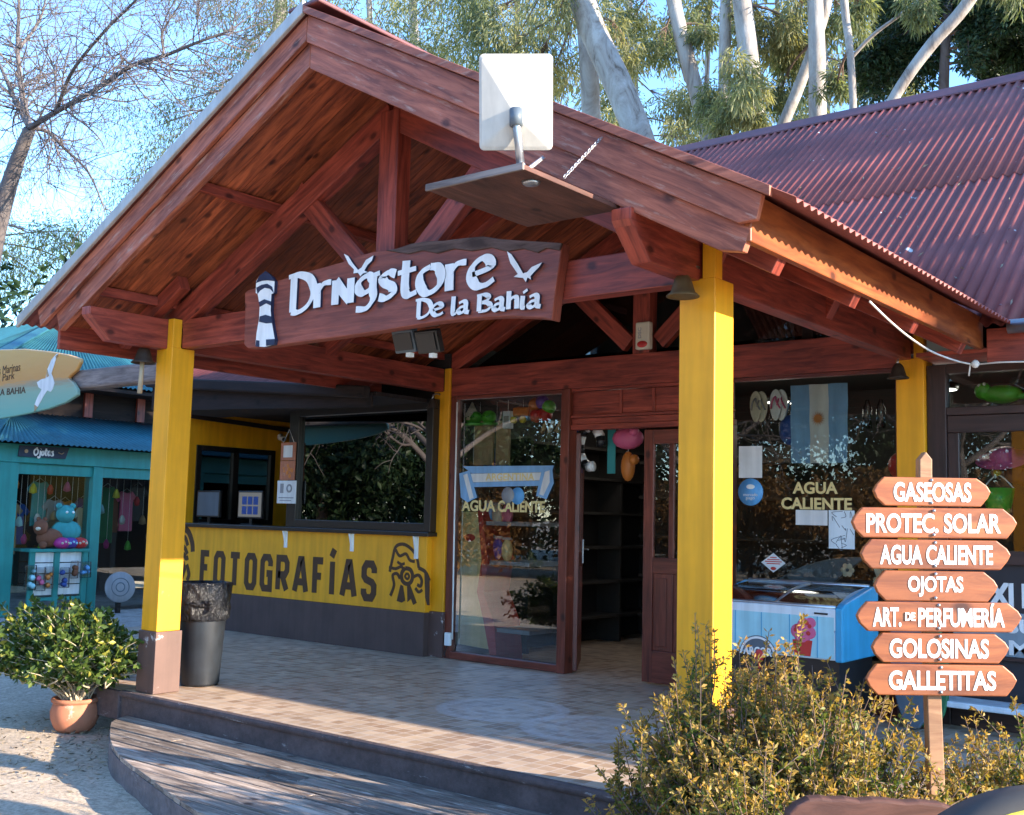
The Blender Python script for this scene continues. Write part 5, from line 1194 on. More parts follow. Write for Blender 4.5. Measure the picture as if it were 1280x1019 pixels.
# ================================================================== TEAL SHOP
TX = -7.8
T = thing('teal_shop', 'teal painted souvenir shop with a skirt roof and glass front, left of the porch', 'building', (-9.5, 5, -.17))
def tpart(b, name, mat, bevel=0, parent=None): return b.build(name, mat, parent or T, bevel)
for y in (2.66, 4.13, 6.0): tpart(MB().box((TX-.26, y, -.169), (TX-.002, y+(.28 if y < 3 else .16), 2.06)), 'post', 'teal', .008)
tpart(MB().box((TX-.24, 2.60, 2.062), (TX+.01, 8.6, 2.335)), 'beam', 'teal', .008); tpart(MB().box((-12.5, 2.62, 2.062), (TX-.242, 2.86, 2.335)), 'beam', 'teal', .008)
tpart(MB().box((TX-.20, 2.56, 1.90), (TX-.04, 8.6, 2.06)), 'lintel', 'teal', .006)
for y0, y1 in ((2.945, 4.128), (4.295, 5.998)): tpart(MB().box((TX-.12, y0, -.1), (TX-.115, y1, 1.90)), 'shop_window', 'window_glass')
def t1(s_): y = 2.2+s_; return ((-9.35, max(y, 3.75) if False else y, 2.93), (TX+.28, y, 2.345))
corrugated('skirt_roof', 'teal_roof', (0, 0, 0), YV, lambda s_: ((-9.35, max(2.3+s_, 3.55), 2.93), (TX+.28, 2.3+s_, 2.345)), 6.2, .088, .0135, (.35, 0, .93), T, 2)
corrugated('skirt_roof', 'teal_roof', (0, 0, 0), XV, lambda s_: ((min(TX+.28-s_, -9.35), 3.55, 2.93), (TX+.28-s_, 2.3, 2.345)), 5.0, .088, .0135, (0, -.42, .9), T, 2)
tpart(MB().beam((TX+.30, 2.28, 2.375), (-9.35, 3.55, 2.96), .16, .02), 'hip_cap', 'teal_roof', .004)
tpart(MB().box((-14, 3.25, 2.2), (-9.4, 9, 3.6)), 'upper_wall', 'dark_wood'); 
for k in range(5): tpart(MB().box((-9.39, 3.8+k*1.0, 2.95), (-9.34, 3.95+k*1.0, 3.55)), 'upper_post', 'red_beam')
corrugated('upper_roof', 'teal_roof', (0, 0, 0), YV, lambda s_: ((-12, max(2.6+s_, 5.9), 5.1), (-8.7, 2.6+s_, 3.45)), 6.6, .088, .0135, (.45, 0, .89), T, 2)
corrugated('upper_roof', 'teal_roof', (0, 0, 0), XV, lambda s_: ((min(-8.7-s_, -12), 5.9, 5.1), (-8.7-s_, 2.6, 3.45)), 6.6, .088, .0135, (0, -.45, .89), T, 2)
tpart(MB().beam((-8.68, 2.58, 3.48), (-12, 5.9, 5.13), .2, .03), 'hip_cap', 'teal_roof', .004)
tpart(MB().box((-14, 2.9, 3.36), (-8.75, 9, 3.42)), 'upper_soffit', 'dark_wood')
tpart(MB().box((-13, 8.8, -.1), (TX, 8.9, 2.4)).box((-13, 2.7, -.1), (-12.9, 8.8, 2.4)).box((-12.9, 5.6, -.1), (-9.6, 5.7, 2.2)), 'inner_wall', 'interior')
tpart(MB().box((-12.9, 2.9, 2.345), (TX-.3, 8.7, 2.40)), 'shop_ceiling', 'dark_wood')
oj = thing('fascia_sign', 'dark board sign reading Ojotas in white script on the teal beam', 'sign', (TX+.02, 3.3, 2.24))
MB().prism([PX(TX+.04, *p) for p in ((25, 556.5), (87, 560), (82, 574), (23, 570.5))], (-.028, 0, 0)).build('board', 'sign_navy', oj, .003)
A = PX(TX+.041, 42, 569); B_ = PX(TX+.041, 67, 570); C_ = PX(TX+.041, 42, 560); b = MB()
OJ = {'O': (1.0, [[(.5, 1.4), (.1, 1.0), (.08, .4), (.4, 0), (.8, .4), (.85, 1.0), (.5, 1.4), (.75, 1.5)]]), 'j': (.5, [[(.35, 1.0), (.25, -.3), (-.05, -.5), (-.1, -.2)], [(.42, 1.3), (.45, 1.36)]]), 'o': (.7, [[(.35, .9), (.1, .6), (.2, .05), (.5, .2), (.55, .7), (.35, .9)]]), 't': (.55, [[(.3, 1.5), (.2, .2), (.45, .05)], [(.0, .95), (.55, 1.05)]]), 'a': (.75, [[(.55, .85), (.25, .9), (.1, .4), (.3, .02), (.55, .5), (.55, .85), (.55, .2), (.75, .1)]]), 's': (.6, [[(.5, .9), (.2, .8), (.4, .45), (.45, .1), (.1, .0)]])}
x = 0; rt = (B_-A); Lw = np.linalg.norm(rt); sx = Lw/4.1; q = 0; hh = np.linalg.norm(C_-A)/1.5
for c in 'Ojotas':
    for st_ in OJ[c][1]: strip(b, spline([((x+p[0])*sx, p[1]*hh) for p in st_], 5), .011, A, rt, ZV, .004, .0006*q); q += 1
    x += OJ[c][0]
b.build('lettering', 'white', oj)
b = MB(); b.ball(PX(TX+.04, 33, 564), .03, 8, 0, (.1, 1, 1)); b.tube([PX(TX+.043, 73, 566), PX(TX+.043, 77, 568), PX(TX+.043, 80, 566)], .008, 5); b.build('emblems', 'kraft', oj)
# display hutch in front of the shop window, with toys and packs
hx = TX+.12
hu = thing('display_hutch', 'low teal framed display hutch with white slatted panels in front of the teal shop', 'display', (hx, 3.8, -.17))
ya, yb_ = PX(hx, 40, 700)[1], PX(hx, 106, 700)[1]; ym = PX(hx, 71, 700)[1]; zt = PX(hx, 71, 690)[2]
b = MB()
for y in (ya, ym, yb_): b.box((hx-.03, y-.04, -.165), (hx+.02, y+.04, zt-.001))
b.box((hx-.45, ya-.06, zt), (hx+.04, yb_+.06, zt+.045)); b.box((hx-.028, ya+.042, .05), (hx+.015, ym-.042, .10)); b.box((hx-.028, ym+.042, .05), (hx+.015, yb_-.042, .10)); b.build('frame', 'teal', hu, .004)
b = MB()
for k in range(4): b.box((hx-.06, ya+.04, .13+k*.16), (hx-.035, yb_-.04, .13+k*.16+.145))
b.build('slatted_panel', 'white', hu, .003)
q = PX(hx-.15, 62, 672); t = thing('plush_toy', 'brown plush toy sitting on the display hutch', 'plush toy', (q[0], q[1], zt+.045)); b = MB()
q = np.array([hx-.15, q[1], zt+.20]); b.ball(q, .16, 16, 0, (.8, 1.25, .9)); b.ball(q+np.array([.02, -.16, .16]), .11, 14, 0, (.9, 1, 1.1)); b.ball(q+np.array([.02, -.2, .28]), .035, 8); b.ball(q+np.array([.02, -.10, .28]), .035, 8); b.ball(q+np.array([.1, -.15, -.1]), .06, 10); b.ball(q+np.array([.1, .15, -.1]), .06, 10); b.build('toy_body', 'brown_plush', t); e_ = MB(); e_.ball(q+np.array([.10, -.24, .14]), .04, 8, 0, (1, 1, .7)); e_.build('muzzle', 'cream', t)
q = PX(hx-.2, 85, 655); t = thing('plush_toy', 'teal plush toy behind the bright toys on the display hutch', 'plush toy', (hx-.2, q[1], zt+.045)); b = MB(); q = np.array([hx-.25, q[1], zt+.30]); b.ball(q, .22, 16, 0, (.7, 1.1, .8)); b.ball(q+np.array([.05, -.05, .26]), .14, 14); b.ball(q+np.array([.05, -.16, .38]), .05, 8); b.ball(q+np.array([.05, .06, .38]), .05, 8); b.build('toy_body', 'teal_plush', t); e_ = MB(); e_.ball(q+np.array([.18, -.1, .29]), .022, 8); e_.ball(q+np.array([.18, .0, .29]), .022, 8); e_.build('eyes', 'white', t)
for i, (u, mt) in enumerate(((78, 'magenta'), (88, 'purple'), (100, 'red'))):
    q = PX(hx, u, 685); t = thing('soft_ball', ['magenta', 'purple spotted', 'red'][i]+' soft toy ball in the row on top of the display hutch', 'toy', (hx-.02, q[1], zt+.045), 'soft toy balls on the display hutch'); b = MB(); b.ball((hx-.02, q[1], zt+.13), .115, 14, 0, (1, 1.1, .75)); b.build('ball_body', mt, t); e_ = MB(); [e_.ball((hx+.085, q[1]-.05+.05*k, zt+.13+.02*(k % 2)), .02, 6) for k in range(3)]; e_.build('spots', 'pale_blue' if i == 1 else 'cream', t)
for i, (u, v, mt, w, hgt) in enumerate(((38, 722, 'pale_blue', .17, .36), (50, 724, 'pink', .16, .34), (60, 722, 'orange', .14, .32), (80, 722, 'deep_blue', .15, .30), (92, 712, 'brown_plush', .12, .26), (106, 712, 'sky_blue', .17, .24))):
    q = PX(hx+.05, u, v); t = thing('toy_packet', ['pale blue', 'pink', 'orange', 'dark blue', 'brown', 'bright blue'][i]+' plastic toy packet hanging on the front of the display hutch', 'packet', q, 'toy packets on the display hutch')
    b = MB(); b.prism([(hx+.03+.004*i, q[1]-w/2, q[2]-hgt/2), (hx+.03+.004*i, q[1]+w/2, q[2]-hgt/2), (hx+.03+.004*i, q[1]+w/2*.9, q[2]+hgt/2), (hx+.03+.004*i, q[1]-w/2*.9, q[2]+hgt/2)], (.05, 0, 0)); b.build('packet_body', 'clear_plastic', t, .01)
    b = MB(); 
    for k in range(5): b.ball((hx+.055+.004*i, q[1]+rng.uniform(-.3, .3)*w, q[2]+rng.uniform(-.35, .3)*hgt), rng.uniform(.03, .05), 8)
    b.build('contents', mt, t)
dc = thing('round_target', 'round grey disc standing on the ground by the teal shop', 'disc', (-7.5, 4.57, -.17)); b = MB(); q = PX(-7.45, 150, 734); r = .235
b.lathe([(0, .02), (r*.96, .02), (r, .01), (r, -.01), (r*.96, -.02), (0, -.02)], q, 36, 0, (1, -.2, .1)); b.build('disc_body', 'grey_disc', dc); b = MB(); a_ = np.array([1, -.2, .1]); b.lathe([(r*.55, .0205), (r*.55, .023), (r*.6, .023), (r*.6, .0205)], q, 30, 0, a_); b.lathe([(r*.25, .0205), (r*.25, .023), (r*.32, .023), (r*.32, .0205)], q, 24, 0, a_); b.build('ring_lines', 'grey_board', dc)
MB().beam((q[0]-.03, q[1], -.168), (q[0]-.03, q[1], q[2]-.1), .06, .06, (0, 1, 0)).build('stand', 'dark_wood', dc)
cols = ['kraft', 'deep_blue', 'teal_plush', 'grey_disc', 'orange', 'cream', 'purple', 'dark_green', 'brown_plush', 'pink', 'bin_grey', 'pale_blue']
nm_ = {'cream': 'cream', 'kraft': 'tan', 'deep_blue': 'dark blue', 'teal_plush': 'teal', 'pink': 'pink', 'grey_disc': 'grey', 'orange': 'orange', 'white': 'white', 'purple': 'purple', 'dark_green': 'dark green', 'brown_plush': 'brown', 'bin_grey': 'charcoal', 'pale_blue': 'pale blue'}
for i in range(12):
    y = 3.05+i*.235; x = TX-.35-rng.uniform(0, .5); z1 = rng.uniform(1.45, 1.88); hgt = rng.uniform(.5, 1.1); mt = cols[i]
    t = thing('hanging_garment', nm_[mt]+' garment hanging inside the glass of the teal shop', 'garment', (x, y, z1), 'garments hanging in the teal shop')
    b = MB(); b.prism([(x, y-.10, z1-.02), (x, y-.20, z1-.14), (x, y-.15, z1-.2), (x, y-.11, z1-.15), (x, y-.12, z1-hgt), (x, y+.12, z1-hgt), (x, y+.11, z1-.15), (x, y+.15, z1-.2), (x, y+.20, z1-.14), (x, y+.10, z1-.02), (x, y, z1-.05)], (.04, 0, 0)); b.build('cloth', mt, t, .008)
    MB().tube([(x+.02, y-.08, z1-.03), (x+.02, y, z1+.03), (x+.02, y+.08, z1-.03)], .006, 5).build('hanger', 'steel', t)
# ================================================================== SURFBOARD SIGN ON ITS LOG
lg = MB().beam((-9.5, 1.12, 2.80), (-1.55, 1.12, 2.79), .16, .205); tag(lg.build('log_beam', 'grey_log', None, .03), 'weathered grey timber beam carrying the surfboard sign, ending behind the front post', 'beam')
MB_p = MB().box((-9.55, 1.04, GZ), (-9.4, 1.2, 2.69)); tag(MB_p.build('log_post', 'grey_log', None, .02), 'grey timber post under the far end of the log beam', 'post')
sb = thing('surfboard_sign', 'painted surfboard sign with a flying gull at sunset fixed to the grey log beam', 'sign', (-4.6, 1.0, 2.8))
YS = .985
o = [(-120, 480), (-110, 462), (-60, 444), (0, 437), (30, 436), (60, 439), (84, 443), (100, 448), (100, 453), (95, 463), (86, 471), (85, 473), (91, 478), (96, 487), (96, 494), (82, 503), (60, 511), (30, 518), (0, 523.5), (-60, 522), (-105, 503)]
bd = MB().prism([PY(YS, *p) for p in o], (0, .045, 0)).build('board', 'surf_art', sb, .012)
gull = [(74, 441.5), (70, 448), (67, 458), (64, 467), (66, 472), (68, 479), (66, 486), (63, 490), (59, 488), (54, 496), (47, 509), (42.5, 515), (43, 506), (47, 496), (52, 487), (48, 484), (46, 478), (52, 474), (57, 473), (59, 462), (64, 450), (70, 443)]
MB().prism([PY(YS-.004, *p) for p in gull], (0, .0035, 0)).build('gull_picture', 'paper', bd)
b = MB(); b.prism([PY(YS-.007, *p) for p in ((74, 441.5), (70, 448), (69, 445))], (0, .0028, 0)); b.prism([PY(YS-.007, *p) for p in ((47, 509), (42.5, 515), (43, 506))], (0, .0028, 0)); b.prism([PY(YS-.007, *p) for p in ((59, 462), (61, 470), (58, 472), (58, 466))], (0, .0028, 0)); b.build('gull_shading', 'kraft', bd)
def stext(s, u0, v0, u1, v1, h, mat='mural_brown', bold=.0):
    A = PY(YS-.0012, u0, v0); B2 = PY(YS-.0012, u1, v1); b = MB(); add_text(b, s, A, B2-A, ZV, np.linalg.norm(B2-A), h, .002, bold); return b.build('lettering', mat, bd)
stext('Las Marinas', -8, 470, 25, 463.5, .095); stext('Park', 3, 477, 18, 473.5, .085); stext('TIENDA DE LA BAHIA', -45, 499, 32, 491.5, .075, bold=.015)
# ================================================================== TREES
def limb(b, pts, r0, r1, n=9, k=6):
    P = spline(pts, k); m_ = len(P); b.tube(P, [r0+(r1-r0)*i/(m_-1) for i in range(m_)], n)
    return P
def clump(C, Dd, c, rad, n, droop=.8):
    for _ in range(n):
        v = nrg.normal(0, 1, 3); v /= np.linalg.norm(v); p = np.array(c)+v*np.array(rad)*nrg.random()**.45; C.append(p); Dd.append(v*.5+np.array([0, 0, -droop]))
def gum(label, trunks, clumps, base_y, mat, ln=.20, lw=.030, seed=0, group='gum trees behind the roof', droop=.8, sub=7, bark='gum_bark', name='gum_tree', dens=2.6):
    """trunks: lists of (u, v, width px) on depth plane y=base_y ; clumps: (u, v, radius px, dy, leaves)"""
    q0 = PY(base_y, trunks[0][0][0], trunks[0][0][1]); t = thing(name, label, 'tree', (q0[0], base_y, GZ), group); b = MB(); tops = []
    for k, tr in enumerate(trunks):
        P = [PY(base_y+.4*k, u, v) for u, v, w in tr]; sc_ = [np.linalg.norm(PY(base_y, u+w/2, v)-PY(base_y, u, v))*.8 for u, v, w in tr]
        if k == 0: d_ = P[0]-P[1]; f_ = (GZ-.2-P[0][2])/d_[2]; P = [P[0]+d_*f_, P[0]+d_*f_*.5]+P; sc_ = [sc_[0]*1.3, sc_[0]*1.1]+sc_
        PS = spline(P, 5); rs = np.interp(np.linspace(0, len(P)-1, len(PS)), range(len(P)), sc_); b.tube(PS, list(rs), 12); tops += PS[len(PS)//2:]
    C, Dd = [], []; br = MB()
    for u, v, r, dy, n in clumps:
        c = PY(base_y+dy, u, v); R3 = np.linalg.norm(PY(base_y+dy, u+r, v)-c)*.85
        near = min(tops, key=lambda p: np.linalg.norm(p-c-np.array([0, 0, R3]))) if tops else c
        mid = (near+c)/2+np.array([rng.gauss(0, .3), rng.gauss(0, .3), R3*.5]); mid = near+(c-near)*.55+np.array([rng.gauss(0, .12), rng.gauss(0, .12), .15]); limb(br, [near, mid, c], .035, .010, 5)
        for _ in range(sub):
            cc = c+nrg.normal(0, .45, 3)*R3; limb(br, [mid, (mid+cc)/2+np.array([0, 0, .08]), cc], .012, .004, 4, 3)
            clump(C, Dd, cc, (R3*.6, R3*.6, R3*.72), int(n*dens/sub), droop)
    b.build('trunk', bark, t); br.build('branches', 'twig', t)
    leaves('crown', np.array(C), np.array(Dd), ln, lw, mat, t, jitter=.35); return t
gum('leaning pale gum tree with the thickest trunk, right of the antenna', [[(812, 230, 40), (800, 175, 38), (770, 100, 37), (740, 35, 34), (722, -30, 32), (705, -160, 26), (690, -330, 18)]],
    [(650, 40, 45, 1, 700), (690, 90, 40, 1.5, 600), (780, 60, 30, 1, 350), (700, 10, 40, -.5, 450), (660, 110, 30, 1.5, 400)], 13.0, 'gum_leaf_light')
gum('straight grey gum tree just behind the antenna, beside the leaning pale trunk', [[(742, 220, 24), (739, 145, 24), (735, 60, 24), (728, -20, 22), (724, -200, 16)]], [(600, 30, 40, 0, 600), (560, 60, 38, .5, 600), (620, 90, 36, 0, 500), (520, 20, 36, .5, 450), (575, 0, 36, 0, 400)], 14.2, 'gum_leaf')
gum('slim forked gum tree between the leaning trunk and the wide pale trunk', [[(905, 240, 22), (880, 150, 22), (856, 60, 20), (838, -20, 18), (820, -160, 14)], [(862, 100, 15), (848, 40, 15), (845, -30, 13), (850, -150, 9)]], [(830, 60, 28, .5, 300), (790, 30, 32, .5, 420), (880, 40, 24, 0, 260), (900, 125, 28, -1, 420), (838, 30, 30, 1.5, 260)], 14.6, 'gum_leaf')
gum('wide pale gum trunk rising straight behind the left end of the roof ridge', [[(950, 220, 30), (944, 150, 30), (936, 70, 28), (926, -20, 26), (915, -200, 20)], [(905, 150, 17), (906, 60, 17), (908, -30, 14), (912, -140, 10)]], [(930, 110, 36, -1.5, 620), (905, 150, 24, -1.5, 300), (960, 60, 34, 1, 420), (950, 20, 36, .5, 420), (985, 40, 30, .8, 380), (940, 145, 20, -1.2, 220)], 13.4, 'gum_leaf_light')
gum('pale gum tree crossed by a curved brown limb above the roof ridge', [[(1023, 210, 27), (1022, 140, 26), (1021, 60, 24), (1018, -20, 22), (1010, -200, 16)], [(975, 165, 17), (1000, 105, 17), (1020, 50, 16), (1034, 0, 15), (1044, -90, 11)]], [(985, 90, 30, 1, 420), (1000, 20, 34, 1.2, 480), (1045, 30, 28, 1, 320), (975, 120, 22, 1, 260)], 13.8, 'gum_leaf')
gum('thin white gum trunk in front of the dark evergreen, left of the slanting log', [[(1066, 200, 11), (1066, 125, 11), (1062, 60, 11), (1055, 0, 12), (1050, -120, 9)], [(1062, 75, 6), (1090, 45, 6), (1130, 15, 5), (1160, -10, 4)]], [(1070, 20, 26, .8, 260), (1045, 110, 16, .8, 160), (1150, 5, 26, 0, 240)], 12.4, 'gum_leaf')
gum('bare pale leaning gum limb slanting to the right above the roof ridge', [[(1080, 190, 15), (1125, 110, 17), (1165, 55, 19), (1205, 10, 20), (1250, -60, 17), (1300, -160, 12)]], [(1240, -20, 40, 1, 300)], 11.6, 'gum_leaf')
gum('dense dark evergreen filling the sky above the right end of the roof', [[(1180, 210, 18), (1180, 100, 16), (1185, 0, 14), (1190, -150, 8)]], [(1080+rng.uniform(0, 260), -60+rng.uniform(0, 170), 38, rng.uniform(-1, 2.5), 900) for _ in range(34)], 17.0, 'dark_leaf', .13, .045, droop=.3, name='evergreen_tree', group=None, bark='bare_bark')
gum('tall gum with drooping foliage above the left slope of the porch gable', [[(300, 330, 16), (310, 230, 16), (330, 120, 14), (350, 20, 12), (360, -120, 8)]], [(190, 160, 34, 0, 700), (175, 215, 30, 0, 500), (235, 175, 28, 1, 450), (260, 120, 26, .5, 380), (290, 75, 30, 0, 520), (325, 60, 26, 0, 420), (205, 240, 26, .5, 400), (270, 20, 30, -1, 380), (320, 10, 34, -1, 520), (365, 5, 30, -1, 420), (240, 8, 22, -1, 220), (160, 240, 22, 0, 260), (150, 280, 24, 0, 260), (215, 130, 18, 0, 200)], 16.0, 'gum_leaf')
gum('dark gum at the left picture edge behind the bare tree', [[(-40, 420, 16), (-30, 300, 14), (-20, 200, 12)]], [(0, 260, 24, 0, 420), (15, 340, 32, 0, 700), (50, 350, 32, .5, 600), (0, 390, 30, 0, 500), (90, 330, 26, .5, 420), (60, 300, 22, 0, 300), (110, 290, 20, 0, 240), (20, 210, 18, 0, 150), (-20, 310, 30, 0, 400)], 12.0, 'gum_leaf')
for lab, y, us in (('distant gum tree showing between the trunks, left of the antenna', 24, (430, 470, 520, 560, 600, 640)), ('distant gum tree showing between the trunks, right of the antenna', 25, (690, 740, 790, 840, 880)), ('distant gum tree behind the roof ridge', 26, (930, 980, 1030, 1080, 1120))):
    gum(lab, [[(us[2], 260, 12), (us[2]+3, 120, 11), (us[2]-4, 0, 9), (us[2], -140, 6)], [(us[1], 200, 8), (us[1]-6, 60, 7), (us[1]-12, -60, 5)], [(us[-1], 200, 8), (us[-1]+5, 60, 7), (us[-1]+10, -60, 5)]], [(u+rng.uniform(-18, 18), v+rng.uniform(-25, 25), 30, rng.uniform(-1, 1), 330) for u in us for v in (-20, 50, 120, 175)], y, 'gum_leaf_light', .26, .05)
# bare tree at the left
bt0 = thing('bare_tree', 'bare leafless tree with fine branching twigs against the blue sky at the left', 'tree', (-6, 2.6, GZ))
bt = MB(); tw = MB(); YB = 2.6
def bp(u, v, dy=0): return PY(YB+dy, u, v)
limb(bt, [np.array([bp(0, 270)[0]-.7, YB, GZ-.1]), bp(-30, 420), bp(-12, 320), bp(3, 260), bp(20, 205), bp(37, 162)], .20, .085, 12)
def grow(p, d, L, r, lev):
    p = np.array(p); d = d/np.linalg.norm(d); n = 4; P = [p]
    for i in range(n):
        d = d+nrg.normal(0, .16, 3)+np.array([0, 0, .03]); d /= np.linalg.norm(d); P.append(P[-1]+d*L/n)
    (bt if lev < 2 else tw).tube(spline(P, 3), list(np.linspace(r, r*.45, n*3+1)), 7 if lev < 2 else 4)
    if lev >= 4: return
    for i in range(1, n+1):
        for _ in range(2 if lev < 3 else 1):
            if nrg.random() < .74:
                s_ = nrg.normal(0, 1, 3); s_ -= d*(s_@d); s_ /= np.linalg.norm(s_); grow(P[i], d*.65+s_*.75, L*nrg.uniform(.45, .62), r*.5, lev+1)
def ray_branch(path, r0, sub=1.1):
    P = limb(bt, path, r0, r0*.28, 7, 5)
    for i in [q for q in range(2, len(P)) for _ in range(2)]:
        d = P[i]-P[i-1]; d /= np.linalg.norm(d); s_ = nrg.normal(0, 1, 3); s_ -= d*(s_@d); s_ /= np.linalg.norm(s_); grow(P[i], d*.5+s_*.9, sub*nrg.uniform(.6, 1.1), r0*.36*(1-.6*i/len(P)), 2)
k0 = bp(37, 160)
ray_branch([k0, bp(70, 140, -.1), bp(120, 112, -.2), bp(165, 82, -.3), bp(205, 70, -.3), bp(250, 52, -.2), bp(290, 38, 0)], .045)
ray_branch([k0, bp(60, 165, .2), bp(80, 185, .3), bp(110, 215, .3), bp(130, 260, .2)], .035, .9)
ray_branch([k0, bp(28, 120), bp(22, 60), bp(24, 0), bp(20, -60)], .05)
ray_branch([k0, bp(20, 128, .3), bp(8, 100, .5), bp(-10, 60, .7), bp(-40, 0, 1)], .045)
ray_branch([bp(70, 140, -.1), bp(90, 90, -.4), bp(130, 40, -.6), bp(170, 0, -.7), bp(200, -40, -.7)], .03)
ray_branch([bp(24, 60), bp(50, 25, .3), bp(60, -20, .4)], .03)
ray_branch([bp(205, 70, -.3), bp(204, 40, -.3), bp(222, 10, -.3), bp(240, -20, -.3)], .016, .7)
bt.build('trunk', 'bare_bark', bt0); tw.build('twigs', 'bare_bark', bt0)
# ------------------------------------------------------------------ the yard behind the viewer, seen in the window glass
for i, (x, y, h) in enumerate(((-6, -13, 9), (0, -15, 10), (-12, -10, 9), (5, -18, 11), (-3, -22, 12))):
    t = thing('bare_tree', ['forked bare tree in the yard facing the shop windows', 'tall bare tree across the yard from the shop', 'bare tree at the side of the yard', 'bare tree at the far corner of the yard', 'bare tree at the back of the yard'][i], 'tree', (x, y, GZ), 'bare trees across the yard')
    bt = MB(); tw = MB(); P = limb(bt, [(x, y, GZ-.1), (x+.1, y, 1.2), (x-.1, y+.1, h*.35)], .24, .12, 10)
    for k in range(6): grow(P[-1-k % 3], np.array([math.cos(k*1.05), math.sin(k*1.05), .9]), h*.42, .085, 1)
    bt.build('trunk', 'bare_bark', t); tw.build('twigs', 'bare_bark', t)
for i in range(11):
    x = -14+i*2.1; y = -14-(i % 3)*1.3; t = thing('hedge_bush', 'brown leaved bush in the row across the yard', 'bush', (x, y, GZ), 'brown bushes across the yard'); C, Dd = [], []
    for k in range(10): clump(C, Dd, (x+rng.gauss(0, .9), y+rng.gauss(0, .5), .3+rng.random()*2.2), (.8, .7, .7), 260, .2)
    leaves('crown', np.array(C), np.array(Dd), .22, .11, 'brown_leaf', t); MB().tube([(x, y, GZ-.1), (x, y, .8)], [.08, .04], 7).build('stem', 'twig', t)
for i, (x, y, h) in enumerate(((-24, -9, 9), (-27, -14, 10), (-24, -18, 9.5), (-30, -20, 11), (-20, -20, 9), (-16, -23, 10), (-25, -25, 12), (-33, -13, 11), (-11, -26, 9), (-6, -28, 9), (0, -29, 8), (-21, -14, 7.5), (-28, -4, 9))):
    t = thing('evergreen_tree', 'dark leafy tree in the belt of trees across the yard', 'tree', (x, y, GZ), 'trees in the belt across the yard'); C, Dd = [], []
    for k in range(42): clump(C, Dd, (x+rng.gauss(0, 1.7), y+rng.gauss(0, 1.7), .4+rng.random()*h), (1.4, 1.4, 1.3), 300, .3)
    leaves('crown', np.array(C), np.array(Dd), .30, .15, 'dark_leaf', t); MB().tube([(x, y, GZ-.1), (x, y, h*.8)], [.25, .06], 8).build('trunk', 'bare_bark', t)

for i, (x, y, h, lab) in enumerate(((-17, 6.5, 5.5, 'dark tree behind the teal shop roof, nearest the path'), (-19, 10.5, 7, 'tall dark tree behind the teal shop, further back'), (-15.5, 13, 6.5, 'dark tree behind the kiosk roof'), (-21, 3, 6, 'dark tree at the far left behind the surfboard sign'))):
    t = thing('evergreen_tree', lab, 'tree', (x, y, GZ), 'dark trees behind the teal shop'); C, Dd = [], []
    for k in range(40): clump(C, Dd, (x+rng.gauss(0, 1.3), y+rng.gauss(0, 1.3), .4+rng.random()*h), (1.1, 1.1, 1.0), 160, .3)
    leaves('crown', np.array(C), np.array(Dd), .30, .13, 'dark_leaf', t); MB().tube([(x, y, GZ-.1), (x, y, h*.8)], [.2, .05], 8).build('trunk', 'bare_bark', t)
for i, (x, y, cl) in enumerate(((20, 10.2, [(0, .2, 12.2, 1.5), (.5, 1.6, 13.2, 1.5), (0, -1.2, 11.6, 1.0), (0, 2.6, 12.4, 1.4), (0, .8, 10.9, .8)]), (22, 7.0, [(0, -.6, 7.9, .55), (.3, .7, 8.4, .6), (0, 1.9, 8.3, .5), (0, -.2, 9.0, .35), (0, 2.6, 9.3, .4)]))):  # out of view: crowns added toward the sun to dapple the main roof
    t = thing('gum_tree', ['tall gum tree beyond the right end of the store', 'gum tree with thin clumps beyond the right end of the store'][i], 'tree', (x, y+3*i, GZ), 'gum trees beyond the store'); C, Dd = [], []; b = MB(); limb(b, [(x+1, y+3.5, GZ-.1), (x+.6, y+2.5, 5), (x+.2, y+1, 10), (x, y+1, 14)], .3, .08); br = MB()
    for dx, dy, z, r in cl: clump(C, Dd, (x+dx, y+dy, z), (r, r, r*.8), 420, .5); limb(br, [(x+.4, y+1.8, z-1.5), (x+dx*.5, y+dy*.5+.6, z-.3), (x+dx, y+dy, z)], .06, .02, 5)
    b.build('trunk', 'gum_bark', t); br.build('branches', 'twig', t); leaves('crown', np.array(C), np.array(Dd), .3, .09, 'gum_leaf', t)


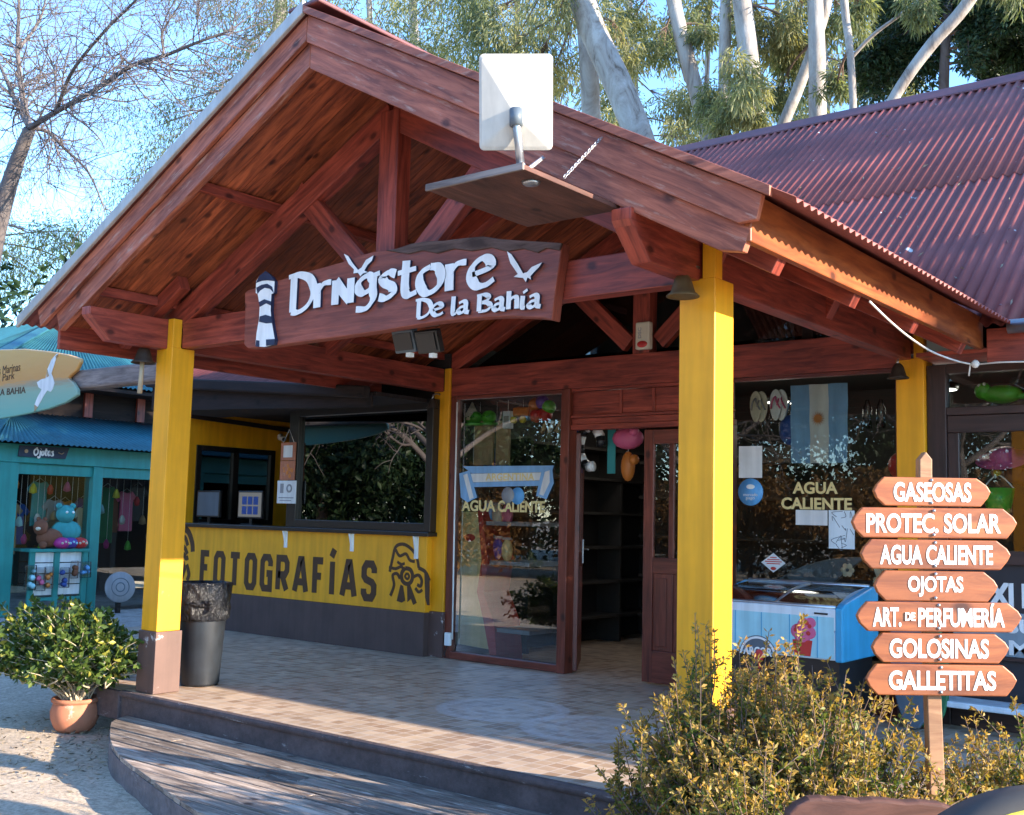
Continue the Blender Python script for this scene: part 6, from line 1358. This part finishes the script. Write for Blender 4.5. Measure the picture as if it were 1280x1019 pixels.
names_ = {'orange': 'orange', 'pale_blue': 'pale blue', 'magenta': 'magenta', 'stripe_yellow': 'yellow', 'white': 'white', 'green': 'green', 'red': 'red', 'kraft': 'tan', 'navy': 'navy', 'pink': 'pink', 'teal_plush': 'teal', 'purple': 'purple'}
for i, mt in enumerate(names_):
    for j in range(2):
        x = TX-.22-.1*j; y = (4.36 if j else 3.02)+(i*.125 if j else i*.09); z = 1.80-.30*rng.random()-.35*(i % 3)
        t = thing('trinket', 'small '+names_[mt]+' trinket hanging in the '+('right-hand' if j else 'left-hand')+' window of the teal shop', 'trinket', (x, y, z), 'trinkets hanging in the teal shop windows')
        b = MB(); b.lathe([(0, -.09), (.035+.02*(i % 2), -.07), (.045, 0), (.02, .06), (0, .07)], (x, y, z), 10, wob=lambda q, k: 1+.15*math.sin(3*q+i)); b.build('trinket_body', mt, t); MB().tube([(x, y, z+.06), (x, y, 1.89)], .003, 4).build('string', 'white', t)

b = MB()
for y in (3.1, 4.2, 5.1, 5.5, 6.4, 7.3):
    for k in range(46):
        x = .12+round((1.0+k*.2)/.1)*.1
        if y < YE+(roofz(x)-ZE)/MS and x < XR: continue
        b.lathe([(.011, 0), (.010, .005), (0, .007)], (x, y, mainz(y)+.0225), 8, 0, (0, -.605, .796))
o = b.build('roof_screws', 'ridge_paint', BL); o['kind'] = 'stuff'
C = []; Dv = []
for _ in range(260):
    x = rng.uniform(1.5, 9); y = rng.uniform(3.0, 7.4)
    if x < XR and y < YE+(roofz(x)-ZE)/MS+.1: continue
    C.append((x, y, mainz(y)+.012+rng.random()*.012)); Dv.append((rng.gauss(0, .6), -1, -.76))
tag(leaves('roof_litter', np.array(C), np.array(Dv, float), .09, .014, 'litter_leaf', None, jitter=.12), kind='stuff')
q = PY(D-.01, 560, 799); t = thing('socket_box', 'small white socket box at the foot of the glass left of the door', 'socket box', q)
MB().box((q[0]-.04, D-.025, q[2]-.065), (q[0]+.03, D+.015, q[2]+.065)).build('box_body', 'white', t, .006); MB().tube([(q[0]+.045, D+.005, q[2]+.0), (q[0]+.03, D+.0, 1.4), (q[0]+.02, D+.0, 2.62)], .008, 6).build('conduit', 'white', t); MB().tube(spline([(q[0]-.01, D-.01, q[2]-.06), (q[0]-.03, D-.02, q[2]-.14), (q[0]-.01, D-.03, .02)], 5), .006, 6).build('lead', 'black', t)
